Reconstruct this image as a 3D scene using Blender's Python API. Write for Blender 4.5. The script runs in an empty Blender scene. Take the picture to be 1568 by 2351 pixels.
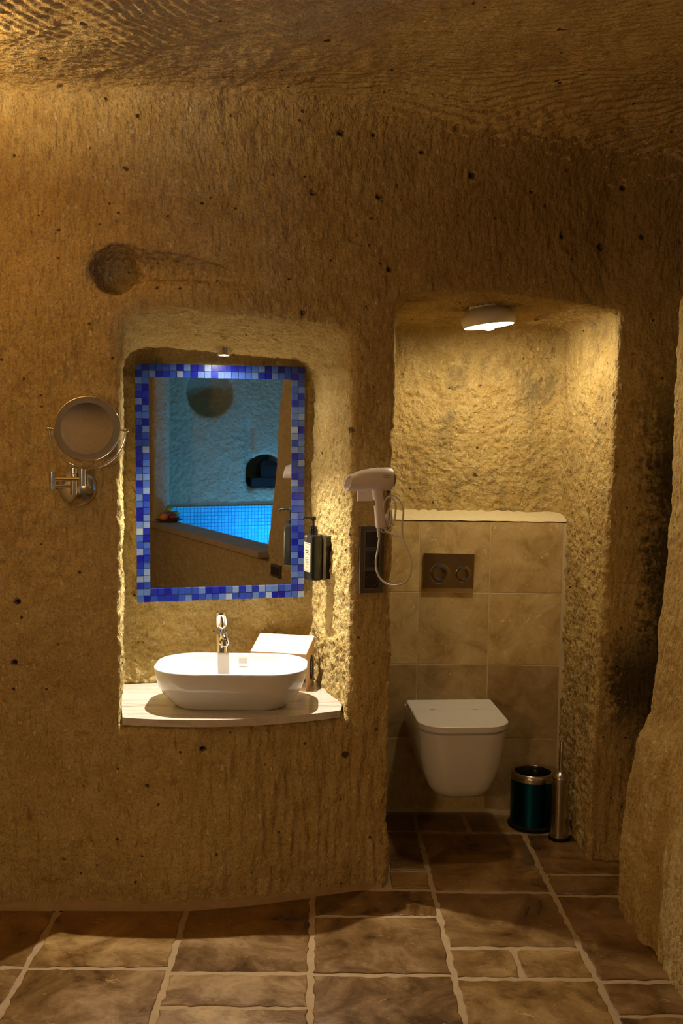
import bpy, bmesh, math, random
import numpy as np
from mathutils import Vector, Matrix, Euler

random.seed(7)
rng = np.random.default_rng(11)
scene = bpy.context.scene
COL = scene.collection

# ------------------------------------------------------------------ camera
def cam_axes(th, ph, ro):
    f = Vector((math.sin(th)*math.cos(ph), math.cos(th)*math.cos(ph), -math.sin(ph)))
    r = f.cross(Vector((0, 0, 1))).normalized(); u = r.cross(f)
    c, s = math.cos(ro), math.sin(ro)
    return r*c + u*s, u*c - r*s, f
cr, cu, cf = cam_axes(math.radians(1.031), math.radians(4.051), math.radians(.8))
cam_d = bpy.data.cameras.new('camera')
cam_d.sensor_fit = 'HORIZONTAL'; cam_d.sensor_width = 24.0; cam_d.lens = 35.0
cam_d.clip_start = .02
cam = bpy.data.objects.new('camera', cam_d); COL.objects.link(cam)
cam.matrix_world = Matrix(((cr.x, cu.x, -cf.x, 0), (cr.y, cu.y, -cf.y, 0), (cr.z, cu.z, -cf.z, 1.55), (0, 0, 0, 1)))
scene.camera = cam

# ------------------------------------------------------------------ world, view
w = bpy.data.worlds.new('world'); scene.world = w; w.use_nodes = True
w.node_tree.nodes['Background'].inputs[0].default_value = (1.0, .72, .42, 1)
w.node_tree.nodes['Background'].inputs[1].default_value = 0.0
scene.view_settings.view_transform = 'Standard'
scene.view_settings.look = 'None'
scene.view_settings.gamma = 1.0
scene.view_settings.use_curve_mapping = False
scene.view_settings.exposure = 0.0
scene.cycles.max_bounces = 6
scene.cycles.diffuse_bounces = 3
scene.cycles.glossy_bounces = 4
scene.cycles.transmission_bounces = 4
scene.cycles.adaptive_threshold = .08
scene.cycles.sample_clamp_indirect = 6.0

# lamp powers (the lamps themselves are built further down, each in its fixture)
P_SPOT = 128.0          # recessed spot in the basin niche
P_BULB = 380.0          # emission of the bulb in the toilet alcove
P_LEFT = 90.0          # wall lamp out of frame, left
P_FILL = 9.0          # added fill lamp overhead behind the camera
P_GLOBE = 18.6          # added globe fill lamp behind the camera
P_TUB = 520.0           # blue lamps in the tub
WARM = (1.0, .64, .31)

# ------------------------------------------------------------------ materials
def nmat(name):
    m = bpy.data.materials.new(name); m.use_nodes = True
    nt = m.node_tree
    return m, nt, nt.nodes['Principled BSDF']

def simple(name, col, rough=.5, metal=0., spec=.5, coat=0., noise=0., nscale=30., bump=0., bscale=200., trans=0., emit=None, emits=0.):
    m, nt, b = nmat(name)
    b.inputs['Base Color'].default_value = (*col, 1)
    b.inputs['Roughness'].default_value = rough
    b.inputs['Metallic'].default_value = metal
    b.inputs['Specular IOR Level'].default_value = spec
    b.inputs['Coat Weight'].default_value = coat
    b.inputs['Transmission Weight'].default_value = trans
    if emit:
        b.inputs['Emission Color'].default_value = (*emit, 1); b.inputs['Emission Strength'].default_value = emits
    tc = nt.nodes.new('ShaderNodeTexCoord')
    n = nt.nodes.new('ShaderNodeTexNoise'); n.inputs['Scale'].default_value = nscale; n.inputs['Detail'].default_value = 4
    nt.links.new(tc.outputs['Object'], n.inputs['Vector'])
    mx = nt.nodes.new('ShaderNodeMixRGB'); mx.blend_type = 'MULTIPLY'; mx.inputs[0].default_value = noise
    mx.inputs[1].default_value = (*col, 1); nt.links.new(n.outputs['Fac'], mx.inputs[2])
    nt.links.new(mx.outputs[0], b.inputs['Base Color'])
    if bump:
        n2 = nt.nodes.new('ShaderNodeTexNoise'); n2.inputs['Scale'].default_value = bscale; n2.inputs['Detail'].default_value = 3
        nt.links.new(tc.outputs['Object'], n2.inputs['Vector'])
        bp = nt.nodes.new('ShaderNodeBump'); bp.inputs['Strength'].default_value = bump; bp.inputs['Distance'].default_value = .002 if bscale > 30 else .02
        nt.links.new(n2.outputs['Fac'], bp.inputs['Height']); nt.links.new(bp.outputs[0], b.inputs['Normal'])
    return m

class NT:
    """small helper to write node graphs as expressions"""
    def __init__(s, nt): s.nt = nt
    def n(s, t, **k):
        x = s.nt.nodes.new(t)
        for a, v in k.items(): setattr(x, a, v)
        return x
    def sock(s, inp, v):
        if hasattr(v, 'is_output'): s.nt.links.new(v, inp)
        else: inp.default_value = v
    def math(s, op, a, b=0., clamp=False):
        x = s.n('ShaderNodeMath', operation=op, use_clamp=clamp); s.sock(x.inputs[0], a); s.sock(x.inputs[1], b); return x.outputs[0]
    def mapr(s, v, a, b, c=0., d=1., smooth=True):
        x = s.n('ShaderNodeMapRange'); x.interpolation_type = 'SMOOTHSTEP' if smooth else 'LINEAR'
        s.sock(x.inputs['Value'], v)
        for k, q in (('From Min', a), ('From Max', b), ('To Min', c), ('To Max', d)): x.inputs[k].default_value = q
        return x.outputs['Result']
    def noise(s, vec, scale, detail=4., rough=.55, dist=0.):
        x = s.n('ShaderNodeTexNoise'); s.sock(x.inputs['Vector'], vec)
        x.inputs['Scale'].default_value = scale; x.inputs['Detail'].default_value = detail
        x.inputs['Roughness'].default_value = rough; x.inputs['Distortion'].default_value = dist
        return x.outputs['Fac']
    def voro(s, vec, scale, feature='F1', rnd=1.):
        x = s.n('ShaderNodeTexVoronoi', feature=feature); s.sock(x.inputs['Vector'], vec)
        x.inputs['Scale'].default_value = scale; x.inputs['Randomness'].default_value = rnd
        return x
    def mapping(s, vec, rot=(0, 0, 0), scale=(1, 1, 1), loc=(0, 0, 0)):
        x = s.n('ShaderNodeMapping'); s.sock(x.inputs['Vector'], vec)
        x.inputs['Rotation'].default_value = rot; x.inputs['Scale'].default_value = scale; x.inputs['Location'].default_value = loc
        return x.outputs[0]
    def mix(s, f, a, b, mode='MIX'):
        x = s.n('ShaderNodeMixRGB', blend_type=mode); s.sock(x.inputs[0], f)
        for i, v in ((1, a), (2, b)):
            if hasattr(v, 'is_output'): s.nt.links.new(v, x.inputs[i])
            else: x.inputs[i].default_value = (*v, 1)
        return x.outputs[0]
    def ramp(s, f, stops):
        x = s.n('ShaderNodeValToRGB'); s.sock(x.inputs[0], f)
        e = x.color_ramp.elements
        while len(e) < len(stops): e.new(.5)
        for k, (p, c) in zip(e, stops): k.position = p; k.color = (*c, 1)
        return x.outputs[0]
    def bump(s, h, strength, dist, normal=None):
        x = s.n('ShaderNodeBump'); x.inputs['Strength'].default_value = strength; x.inputs['Distance'].default_value = dist
        s.sock(x.inputs['Height'], h)
        if normal is not None: s.nt.links.new(normal, x.inputs['Normal'])
        return x.outputs[0]

def rock_material(name, tint=(1, 1, 1), streak_rot=(0, .7, 0), streak_scale=(70, 70, 16), streak=.5, rough_amt=.6, stain_shade=False, dirt=.0, groove=False):
    m, nt, b = nmat(name); g = NT(nt)
    P = g.n('ShaderNodeTexCoord').outputs['Object']
    big = g.noise(P, 2.2, 3, .6)
    mid = g.noise(P, 14, 4, .65)
    fine = g.noise(P, 120, 2, .7)
    t = lambda c: tuple(a*q for a, q in zip(c, tint))
    c1 = g.ramp(big, [(.3, t((.43, .29, .105))), (.7, t((.56, .405, .155)))])
    c = g.mix(g.mapr(mid, .3, .75, 0, .5), c1, t((.66, .53, .26)))
    c = g.mix(g.mapr(fine, .42, .72, 0, .55), c, t((.27, .165, .055)))
    # pale crystal flecks
    v = g.voro(g.mapping(P, rot=(0, .8, 0), scale=(1, 1, .55)), 58)
    sc = g.n('ShaderNodeSeparateColor'); nt.links.new(v.outputs['Color'], sc.inputs[0])
    warp = g.math('ADD', v.outputs['Distance'], g.math('MULTIPLY', g.math('SUBTRACT', fine, .5), .35))
    fleck = g.math('MULTIPLY', g.mapr(g.math('SUBTRACT', warp, g.math('MULTIPLY', sc.outputs[1], .16)), .20, .06), g.mapr(sc.outputs[0], .55, .65))
    c = g.mix(g.math('MULTIPLY', g.math('MULTIPLY', fleck, g.mapr(sc.outputs[2], 0, 1, .1, .7)), .8), c, t((.80, .70, .46)))
    # dark pits: shade of small holes painted into the colour
    v2 = g.voro(g.mapping(P, scale=(1, 1, 1.35)), 11); sc2 = g.n('ShaderNodeSeparateColor'); nt.links.new(v2.outputs['Color'], sc2.inputs[0])
    warp2 = g.math('ADD', v2.outputs['Distance'], g.math('MULTIPLY', g.math('SUBTRACT', mid, .5), .5))
    size = g.math('MULTIPLY', g.mapr(sc2.outputs[1], .3, 1., .0, .17, False), g.mapr(sc2.outputs[0], .87, .89))
    pit = g.mapr(g.math('SUBTRACT', warp2, size), .03, -.02)
    v3 = g.voro(P, 34); sc3 = g.n('ShaderNodeSeparateColor'); nt.links.new(v3.outputs['Color'], sc3.inputs[0])
    warp3 = g.math('ADD', v3.outputs['Distance'], g.math('MULTIPLY', g.math('SUBTRACT', fine, .5), .4))
    pit2 = g.math('MULTIPLY', g.mapr(warp3, .2, .1), g.mapr(sc3.outputs[2], .93, .96))
    pits = g.math('MAXIMUM', pit, pit2)
    c = g.mix(g.math('MULTIPLY', pits, .85), c, (.035, .022, .012))
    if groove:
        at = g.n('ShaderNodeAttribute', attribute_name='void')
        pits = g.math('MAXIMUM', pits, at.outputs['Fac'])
        c = g.mix(g.math('MULTIPLY', at.outputs['Fac'], .9), c, (.03, .018, .010))  # hollows coloured dark, the shade inside the holes painted in
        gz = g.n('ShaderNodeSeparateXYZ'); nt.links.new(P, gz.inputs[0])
        gn = g.noise(g.mapping(P, rot=(0, .06, 0), scale=(48, 48, 12)), 1., 3, .65, .8)  # upright dark streaks: shade of the tool grooves painted into the colour
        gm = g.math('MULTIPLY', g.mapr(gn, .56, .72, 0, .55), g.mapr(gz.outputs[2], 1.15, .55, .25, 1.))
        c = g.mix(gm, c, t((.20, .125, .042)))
        gn2 = g.noise(g.mapping(P, rot=(0, .75, 0), scale=(70, 70, 14)), 1., 2, .6)  # slanting streaks, groove shade painted in on the upper wall
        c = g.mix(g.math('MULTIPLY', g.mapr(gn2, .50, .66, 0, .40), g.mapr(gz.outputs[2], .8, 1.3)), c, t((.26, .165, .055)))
    if dirt:
        d = g.mapr(g.noise(g.mapping(P, scale=(1, 1, .6)), 5, 6, .7), .5, .72, 0, dirt)
        c = g.mix(d, c, (.13, .10, .06))
    if stain_shade:
        xyz = g.n('ShaderNodeSeparateXYZ'); nt.links.new(P, xyz.inputs[0])
        X, Y, Z = xyz.outputs
        nz = g.math('MULTIPLY', g.math('SUBTRACT', g.noise(P, 5, 6, .7), .5), .35)
        nz2 = g.math('MULTIPLY', g.math('SUBTRACT', g.noise(P, 45, 4, .7), .5), .30)
        xx = g.math('ADD', g.math('ADD', X, nz), nz2)
        s1 = g.math('MULTIPLY', g.mapr(xx, 1.10, 1.25), g.mapr(Y, 3.33, 3.45))
        s1 = g.math('MULTIPLY', s1, g.math('MULTIPLY', g.mapr(Z, .02, .55), g.mapr(Z, 2.1, 1.45)))
        # damp soot low on the corner of the pier
        zc = g.math('ABSOLUTE', g.math('SUBTRACT', Z, .66))
        s2 = g.math('MULTIPLY', g.mapr(g.math('ADD', zc, g.math('ADD', nz, nz2)), .30, .06), g.math('MULTIPLY', g.mapr(xx, 1.02, 1.12), g.mapr(Y, 3.4, 3.5)))
        st = g.math('MAXIMUM', s1, s2)
        c = g.mix(g.math('MULTIPLY', st, .88), c, (.022, .015, .009))
        up = g.math('MULTIPLY', g.mapr(g.math('ADD', Z, nz), 1.75, 2.35), g.mapr(g.math('ADD', X, nz), -.25, .75))  # shade at the upper right of the wall, painted into the colour
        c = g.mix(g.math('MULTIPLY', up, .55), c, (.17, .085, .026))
    nt.links.new(c, b.inputs['Base Color'])
    b.inputs['Roughness'].default_value = .9
    b.inputs['Specular IOR Level'].default_value = .2
    # relief: tool streaks, crumbs, pits
    st1 = g.noise(g.mapping(P, rot=streak_rot, scale=streak_scale), 1., 2, .55)
    h = g.math('MULTIPLY', st1, streak)
    h = g.math('ADD', h, g.math('MULTIPLY', g.noise(P, 42, 4, .68), rough_amt))
    h = g.math('ADD', h, g.math('MULTIPLY', fine, .16))
    h = g.math('SUBTRACT', h, g.math('MULTIPLY', pits, .5))
    h = g.math('ADD', h, g.math('MULTIPLY', fleck, .10))
    nt.links.new(g.bump(h, 1.0, .016), b.inputs['Normal'])
    return m

M_WALL = rock_material('tuff_wall', streak_rot=(0, .75, 0), streak_scale=(60, 60, 18), streak=.65, rough_amt=.62, stain_shade=True, groove=True)
M_CEIL = rock_material('tuff_ceiling', tint=(1.0, .985, .96), streak_rot=(0, 0, .12), streak_scale=(14, 55, 55), streak=.55, rough_amt=.35)
M_NICHE = rock_material('tuff_niche', tint=(1.05, 1.06, 1.0), streak_rot=(0, .1, 0), streak_scale=(60, 60, 22), streak=.45, rough_amt=.95)
M_ALCOVE = rock_material('tuff_alcove', tint=(1.03, 1.03, .98), streak_rot=(0, .5, 0), streak_scale=(45, 45, 24), streak=.4, rough_amt=1.1, stain_shade=True, dirt=.75)
M_RIGHT = rock_material('tuff_right', streak_rot=(0, .05, 0), streak_scale=(60, 60, 15), streak=.6, rough_amt=.6)
M_REAR = simple('tuff_rear', (.52, .40, .20), .9, spec=.2, noise=.45, nscale=26, bump=1., bscale=28)

def travertine(name, base, dark, light, scale=1., rough=.42, seed_mul=11., bumpd=.002, spec=.4):
    m, nt, b = nmat(name); g = NT(nt)
    P = g.n('ShaderNodeTexCoord').outputs['Object']
    info = g.n('ShaderNodeObjectInfo')
    off = g.n('ShaderNodeVectorMath', operation='SCALE'); 
    cmb = g.n('ShaderNodeCombineXYZ')
    for i in range(3): nt.links.new(info.outputs['Random'], cmb.inputs[i])
    nt.links.new(cmb.outputs[0], off.inputs[0]); off.inputs['Scale'].default_value = seed_mul
    add = g.n('ShaderNodeVectorMath', operation='ADD'); nt.links.new(P, add.inputs[0]); nt.links.new(off.outputs[0], add.inputs[1])
    Q = add.outputs[0]
    a = g.noise(Q, 5*scale, 7, .68, .6)
    c = g.ramp(a, [(.34, dark), (.50, base), (.68, light)])
    f = g.noise(Q, 55*scale, 5, .7)
    c = g.mix(g.mapr(f, .5, .72, 0, .45), c, dark)
    # cream veins and filled holes
    v = g.noise(g.mapping(Q, scale=(1, 1.8, 1)), 22*scale, 6, .72, 1.2)
    fill = g.mapr(v, .615, .66)
    c = g.mix(g.math('MULTIPLY', fill, .6), c, tuple(min(1, q*1.5) for q in light))
    hue = g.mix(info.outputs['Random'], (1.15, 1.12, 1.0), (.72, .66, .62))
    c = g.mix(1., c, hue, 'MULTIPLY')
    nt.links.new(c, b.inputs['Base Color'])
    rr = g.mapr(a, .3, .7, rough-.08, rough+.16); nt.links.new(rr, b.inputs['Roughness'])
    b.inputs['Specular IOR Level'].default_value = spec
    h = g.math('ADD', g.math('MULTIPLY', f, .5), g.math('MULTIPLY', a, .5))
    h = g.math('SUBTRACT', h, g.math('MULTIPLY', fill, .3))
    nt.links.new(g.bump(h, .5, bumpd), b.inputs['Normal'])
    return m
M_FLOOR = travertine('floor_travertine', (.185, .098, .026), (.065, .030, .008), (.33, .205, .070), 1., .33, bumpd=.005, spec=.45)
M_WTILE = travertine('wall_travertine', (.60, .455, .225), (.42, .295, .120), (.72, .58, .33), 1.6, .35)
M_GROUT = simple('grout', (.40, .265, .130), .95, noise=.35, nscale=40, bump=.8, bscale=90)
M_WGROUT = simple('wall_grout', (.74, .60, .37), .9, noise=.2, nscale=40)
M_PLASTER = simple('cream_plaster', (.80, .68, .40), .85, noise=.25, nscale=60, bump=.6, bscale=60)

# ------------------------------------------------------------------ object helpers
def link(o, parent=None):
    COL.objects.link(o)
    if parent is not None: o.parent = parent
    return o
def tag(o, label, cat, group=None):
    o['label'] = label; o['category'] = cat
    if group: o['group'] = group
    return o
def root(name, loc, label, cat, rot=(0, 0, 0), group=None):
    o = bpy.data.objects.new(name, None); o.empty_display_size = .05
    o.location = loc; o.rotation_euler = rot; link(o)
    return tag(o, label, cat, group)
def finish(name, bm, mat, parent=None, smooth=True, angle=40, bevel=0, segs=2, loc=None, rot=None):
    if bevel:
        ed = [e for e in bm.edges if len(e.link_faces) == 2 and e.calc_face_angle(0) > math.radians(35)]
        bmesh.ops.bevel(bm, geom=ed, offset=bevel, segments=segs, profile=.6, affect='EDGES', clamp_overlap=True)
    bmesh.ops.recalc_face_normals(bm, faces=bm.faces[:])
    me = bpy.data.meshes.new(name); bm.to_mesh(me); bm.free()
    if smooth:
        me.polygons.foreach_set('use_smooth', [True]*len(me.polygons))
        try: me.set_sharp_from_angle(angle=math.radians(angle))
        except Exception: pass
    me.materials.append(mat)
    o = bpy.data.objects.new(name, me); link(o, parent)
    if loc is not None: o.location = loc
    if rot is not None: o.rotation_euler = rot
    return o
def bm_box(bm, lo, hi):
    x0, y0, z0 = lo; x1, y1, z1 = hi
    v = [bm.verts.new(p) for p in ((x0,y0,z0),(x1,y0,z0),(x1,y1,z0),(x0,y1,z0),(x0,y0,z1),(x1,y0,z1),(x1,y1,z1),(x0,y1,z1))]
    for f in ((3,2,1,0),(4,5,6,7),(0,1,5,4),(1,2,6,5),(2,3,7,6),(3,0,4,7)): bm.faces.new([v[i] for i in f])
def box(name, lo, hi, mat, parent=None, bevel=0, segs=2, loc=None, rot=None):
    bm = bmesh.new(); bm_box(bm, lo, hi); return finish(name, bm, mat, parent, True, 40, bevel, segs, loc, rot)
def bm_lathe(bm, prof, seg=32, axis=None, origin=(0, 0, 0), cap0=True, cap1=True):
    """prof: (radius, height) pairs round the local z axis"""
    M = Matrix.Identity(3) if axis is None else Vector((0, 0, 1)).rotation_difference(Vector(axis).normalized()).to_matrix()
    O = Vector(origin); rings = []
    for r, h in prof:
        if r < 1e-6: rings.append([bm.verts.new(O + M @ Vector((0, 0, h)))])
        else: rings.append([bm.verts.new(O + M @ Vector((r*math.cos(2*math.pi*i/seg), r*math.sin(2*math.pi*i/seg), h))) for i in range(seg)])
    for a, c in zip(rings, rings[1:]):
        for i in range(seg):
            j = (i+1) % seg
            if len(a) == 1 and len(c) == 1: continue
            if len(a) == 1: bm.faces.new((a[0], c[i], c[j]))
            elif len(c) == 1: bm.faces.new((a[i], a[j], c[0]))
            else: bm.faces.new((a[i], a[j], c[j], c[i]))
    if cap0 and len(rings[0]) > 1: bm.faces.new(list(reversed(rings[0])))
    if cap1 and len(rings[-1]) > 1: bm.faces.new(rings[-1])
def lathe(name, prof, mat, parent=None, seg=32, axis=None, origin=(0, 0, 0), cap0=True, cap1=True, angle=40):
    bm = bmesh.new(); bm_lathe(bm, prof, seg, axis, origin, cap0, cap1); return finish(name, bm, mat, parent, True, angle)
def bm_tube(bm, pts, r, seg=10, cap=True):
    pts = [Vector(p) for p in pts]; n = len(pts); rings = []
    up = None
    for i, p in enumerate(pts):
        t = (pts[min(i+1, n-1)] - pts[max(i-1, 0)]).normalized()
        if up is None:
            up = Vector((0, 0, 1)) if abs(t.z) < .9 else Vector((1, 0, 0))
        a = (up - t*up.dot(t)).normalized(); up = a; c = t.cross(a)
        rr = r[i] if isinstance(r, (list, tuple)) else r
        rings.append([bm.verts.new(p + (a*math.cos(2*math.pi*k/seg) + c*math.sin(2*math.pi*k/seg))*rr) for k in range(seg)])
    for A, B in zip(rings, rings[1:]):
        for k in range(seg): bm.faces.new((A[k], A[(k+1) % seg], B[(k+1) % seg], B[k]))
    if cap:
        bm.faces.new(list(reversed(rings[0]))); bm.faces.new(rings[-1])
def tube(name, pts, r, mat, parent=None, seg=10):
    bm = bmesh.new(); bm_tube(bm, pts, r, seg); return finish(name, bm, mat, parent, True, 60)
def spline(pts, n=8):
    """Catmull-Rom through the points"""
    P = [Vector(p) for p in pts]; P = [P[0]*2 - P[1]] + P + [P[-1]*2 - P[-2]]; out = []
    for i in range(1, len(P)-2):
        for k in range(n):
            t = k/n; a, b, c, d = P[i-1:i+3]
            out.append(.5*((2*b) + (c-a)*t + (2*a-5*b+4*c-d)*t*t + (3*b-a-3*c+d)*t**3))
    out.append(P[-2]); return out
def loft(name, rings, mat, parent=None, cap0=True, cap1=True, angle=40, closed=True):
    bm = bmesh.new(); R = [[bm.verts.new(p) for p in r] for r in rings]; n = len(R[0])
    for A, B in zip(R, R[1:]):
        for k in range(n if closed else n-1): bm.faces.new((A[k], A[(k+1) % n], B[(k+1) % n], B[k]))
    if cap0: bm.faces.new(list(reversed(R[0])))
    if cap1: bm.faces.new(R[-1])
    return finish(name, bm, mat, parent, True, angle)
def rrect(w, d, r, n=8, cx=0., cy=0.):
    """rounded rectangle outline, counter-clockwise"""
    out = []; r = min(r, w/2-1e-5, d/2-1e-5)
    for sx, sy, a0 in ((1, 1, 0), (-1, 1, 90), (-1, -1, 180), (1, -1, 270)):
        for k in range(n+1):
            a = math.radians(a0 + 90*k/n)
            out.append((cx + sx*(w/2-r) + r*math.cos(a), cy + sy*(d/2-r) + r*math.sin(a)))
    return out
def prism(name, outline, z0, z1, mat, parent=None, bevel=0, segs=2, loc=None, rot=None):
    bm = bmesh.new()
    a = [bm.verts.new((x, y, z0)) for x, y in outline]; c = [bm.verts.new((x, y, z1)) for x, y in outline]
    n = len(a)
    bm.faces.new(list(reversed(a))); bm.faces.new(c)
    for i in range(n): bm.faces.new((a[i], a[(i+1) % n], c[(i+1) % n], c[i]))
    return finish(name, bm, mat, parent, True, 40, bevel, segs, loc, rot)

# ------------------------------------------------------------------ rock shell as a distance field
MA = .2294                                    # the niche's back wall is turned by this angle
MC = Vector((-.381, 3.72, 1.388))             # centre of the mirror
def smax(a, b, k):
    h = np.clip(.5 + .5*(a-b)/k, 0, 1); return b*(1-h) + a*h + k*h*(1-h)
def smin(a, b, k): return -smax(-a, -b, k)
def sstep(x, a, b):
    t = np.clip((x-a)/(b-a), 0, 1); return t*t*(3-2*t)
YWX = [-3, -.62, -.45, -.25, -.02, .23, .55, .85, 1.0, 1.15, 3]
YWY = [3.205, 3.205, 3.208, 3.245, 3.315, 3.392, 3.47, 3.56, 3.61, 3.60, 3.58]
def wall_y(x): return np.interp(x, YWX, YWY)
def right_x(y, z):
    upper = np.interp(z, [0, .3, .6, .86, 1.15, 1.6, 2.0, 2.2, 2.7], [1.03, 1.05, 1.08, 1.10, 1.113, 1.118, 1.125, 1.17, 1.40])
    bulge = np.interp(z, [-.1, 0, .12, .3, .6, .76, 1.0, 3], [1.005, 1.01, 1.0, 1.0, 1.05, 1.13, 1.3, 1.3])
    near = 1.02 + .38*sstep(z, 2.0, 2.7)
    f = sstep(y, 2.6, 3.0)
    a = near*(1-f) + upper*f
    bfac = sstep(y, 2.75, 3.0)
    return np.minimum(a, bulge*bfac + 1.3*(1-bfac))
def air(X, Y, Z):
    """negative inside the cave"""
    k_c = .10 + .34*sstep(X, -.3, 1.0)
    wall = Y - wall_y(X) - .05*sstep(Z, 1.9, 2.5)*sstep(X, .6, -.6)
    zc = 2.655 + .03*np.sin(X*2.1+.4) + .03*np.sin(Y*2.3)
    room = smax(wall + 0*Z, (Z - zc), k_c)
    blk = smax(right_x(Y, Z) - X, Y - (3.27 - .03*sstep(Z, .2, 1.2)), .07)      # rock mass on the right
    room = smax(room, -blk, .10)
    room = smax(room, X - 1.62, .2)
    room = smax(room, -2.0 - X + 0*Z, .3)
    room = smax(room, -2.7 - Y + 0*Z, .3)
    # basin niche
    nx, ny = math.sin(MA), -math.cos(MA)
    back = -((X-MC.x)*nx + (Y-MC.y)*ny) - .034
    tl = Vector((-.088, .44)).normalized(); left = -((X+.652)*tl.y - (Y-3.22)*tl.x)
    tr = Vector((-.135, .46)).normalized(); right = ((X-.088)*tr.y - (Y-3.36)*tr.x)
    top = Z - (1.962 - .27*(Y-3.22)) - .045*sstep(back, -.135, -.10)
    bot = .612 - Z
    nic = smax(smax(left, right, .05), top, .11)
    nic = smax(nic, back, .03)
    nic = smax(nic, bot + 0*X, .01)
    nic = smax(nic, 3.0 - Y, .05)
    a = smin(room, nic, .035)
    # toilet alcove
    xr = 1.0 + .055*np.clip(Z, 0, 2.1)/2.0*np.clip((4.1-Y)/.5, 0, 1.2)
    arch = Z - (2.035 + .035*np.clip(1-((X-.6)/.42)**2, -1, 1)*sstep(Y, 4.0, 3.4))
    alc = smax(smax(.236 - X + 0*Z, X - xr, .04), arch, .05)
    alc = smax(alc, Y - 4.225, .06)
    alc = smax(alc, 3.0 - Y, .05)
    a = smin(a, alc, .016)
    # keyhole hollow with a groove running off to the right
    key = np.sqrt(((X+.676)*1.05)**2 + ((Y-3.26)*.75)**2 + ((Z-2.076))**2) - .078
    px, pz = X+.66, Z-2.085
    h = np.clip(px/.42, 0, 1)
    gro = np.sqrt((px-.40*h)**2 + ((Y-3.180-.018*h))**2 + (pz-.005+.02*h)**2*1.7) - (.100 - .030*h)
    gro = smax(gro, 2.056 - .008*h - Z, .012)
    a = smin(a, key, .02); a = smin(a, gro, .03)
    return a
def air_rear(X, Y, Z):
    zc = 2.655 + .03*np.sin(X*2.1+.4) + .03*np.sin(Y*2.3)
    room = smax(-2.0 - X + 0*Y, Z - zc, .3)
    room = smax(room, -2.7 - Y, .3)
    room = smax(room, X - 1.02, .15)
    room = smax(room, Y - 3.2, .1)
    edge = np.interp(Z, [0, .78, 1.0, 1.29, 1.6, 1.95, 2.4], [.80, .82, .90, .985, 1.0, 1.08, 1.10])
    op = np.maximum(np.maximum(Y - edge, -1.86 - Y), np.maximum(.735 - Z, Z - 2.45))
    op = np.maximum(op, np.maximum(.7 - X, X - 1.6))
    tub = smax(np.maximum(np.maximum(1.19 - X, X - 2.85), np.maximum(-2.2 - Y, Y - 1.3)), Z - 2.6, .2)
    a = smin(room, op, .03); a = smin(a, tub, .05)
    hol = np.sqrt(((X-1.70)/.24)**2 + ((Y+2.2)/.30)**2 + ((Z-2.02)/.24)**2)*.24 - .24
    an = np.maximum(np.abs(X-2.31) - .21, np.maximum(1.075 - Z, -2.55 - Y))
    an = smax(an, np.sqrt((X-2.31)**2 + (Z-1.20)**2) - .21, .03)
    gr = np.sqrt((X-2.13)**2 + (Y+2.2)**2) - .05 + .3*np.clip(np.abs(Z-1.4)-.28, 0, 1)
    a = smin(a, hol, .04); a = smin(a, an, .02); a = smin(a, gr, .03)
    return a

def surface_nets(fn, lo, hi, h):
    ax = [np.arange(lo[i], hi[i]+h*.5, h, dtype=np.float32) for i in range(3)]
    V = fn(ax[0][:, None, None], ax[1][None, :, None], ax[2][None, None, :]).astype(np.float32)
    V = np.broadcast_to(V, tuple(len(a) for a in ax))
    S = V < 0
    n = [s-1 for s in V.shape]
    cnt = np.zeros(n, np.int8)
    for i in (0, 1):
        for j in (0, 1):
            for k in (0, 1): cnt += S[i:i+n[0], j:j+n[1], k:k+n[2]]
    act = (cnt > 0) & (cnt < 8)
    idx = -np.ones(n, np.int32); I = np.argwhere(act); idx[act] = np.arange(len(I))
    acc = np.zeros((len(I), 3)); num = np.zeros(len(I))
    cor = [(i, j, k) for i in (0, 1) for j in (0, 1) for k in (0, 1)]
    val = {c: V[I[:, 0]+c[0], I[:, 1]+c[1], I[:, 2]+c[2]] for c in cor}
    for c in cor:
        for d in range(3):
            if c[d]: continue
            e = list(c); e[d] = 1; e = tuple(e)
            a, b = val[c], val[e]; m = (a < 0) != (b < 0)
            t = np.where(m, a/np.where(m, a-b, 1), 0)
            for q in range(3): acc[:, q] += np.where(m, c[q] + (t if q == d else 0), 0)
            num += m
    P = (I + acc/num[:, None])*h + np.array(lo)
    faces = []
    for d in range(3):
        sl0 = [slice(1, n[q]) for q in range(3)]; sl0[d] = slice(0, n[d]); sl1 = list(sl0); sl1[d] = slice(1, n[d]+1)
        A, B = S[tuple(sl0)], S[tuple(sl1)]
        for flip in (0, 1):
            m = (A & ~B) if not flip else (~A & B)
            E_ = np.argwhere(m)
            off = np.array([1, 1, 1]); off[d] = 0; E_ = E_ + off
            u, v = (d+1) % 3, (d+2) % 3
            q = []
            for du, dv in ((0, 0), (-1, 0), (-1, -1), (0, -1)):
                g = E_.copy(); g[:, u] += du; g[:, v] += dv; q.append(idx[g[:, 0], g[:, 1], g[:, 2]])
            q = np.stack(q, 1)
            if not flip: q = q[:, ::-1]
            faces.append(q)
    Fq = np.concatenate(faces); Fq = Fq[(Fq >= 0).all(1)]
    return P, Fq

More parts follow.
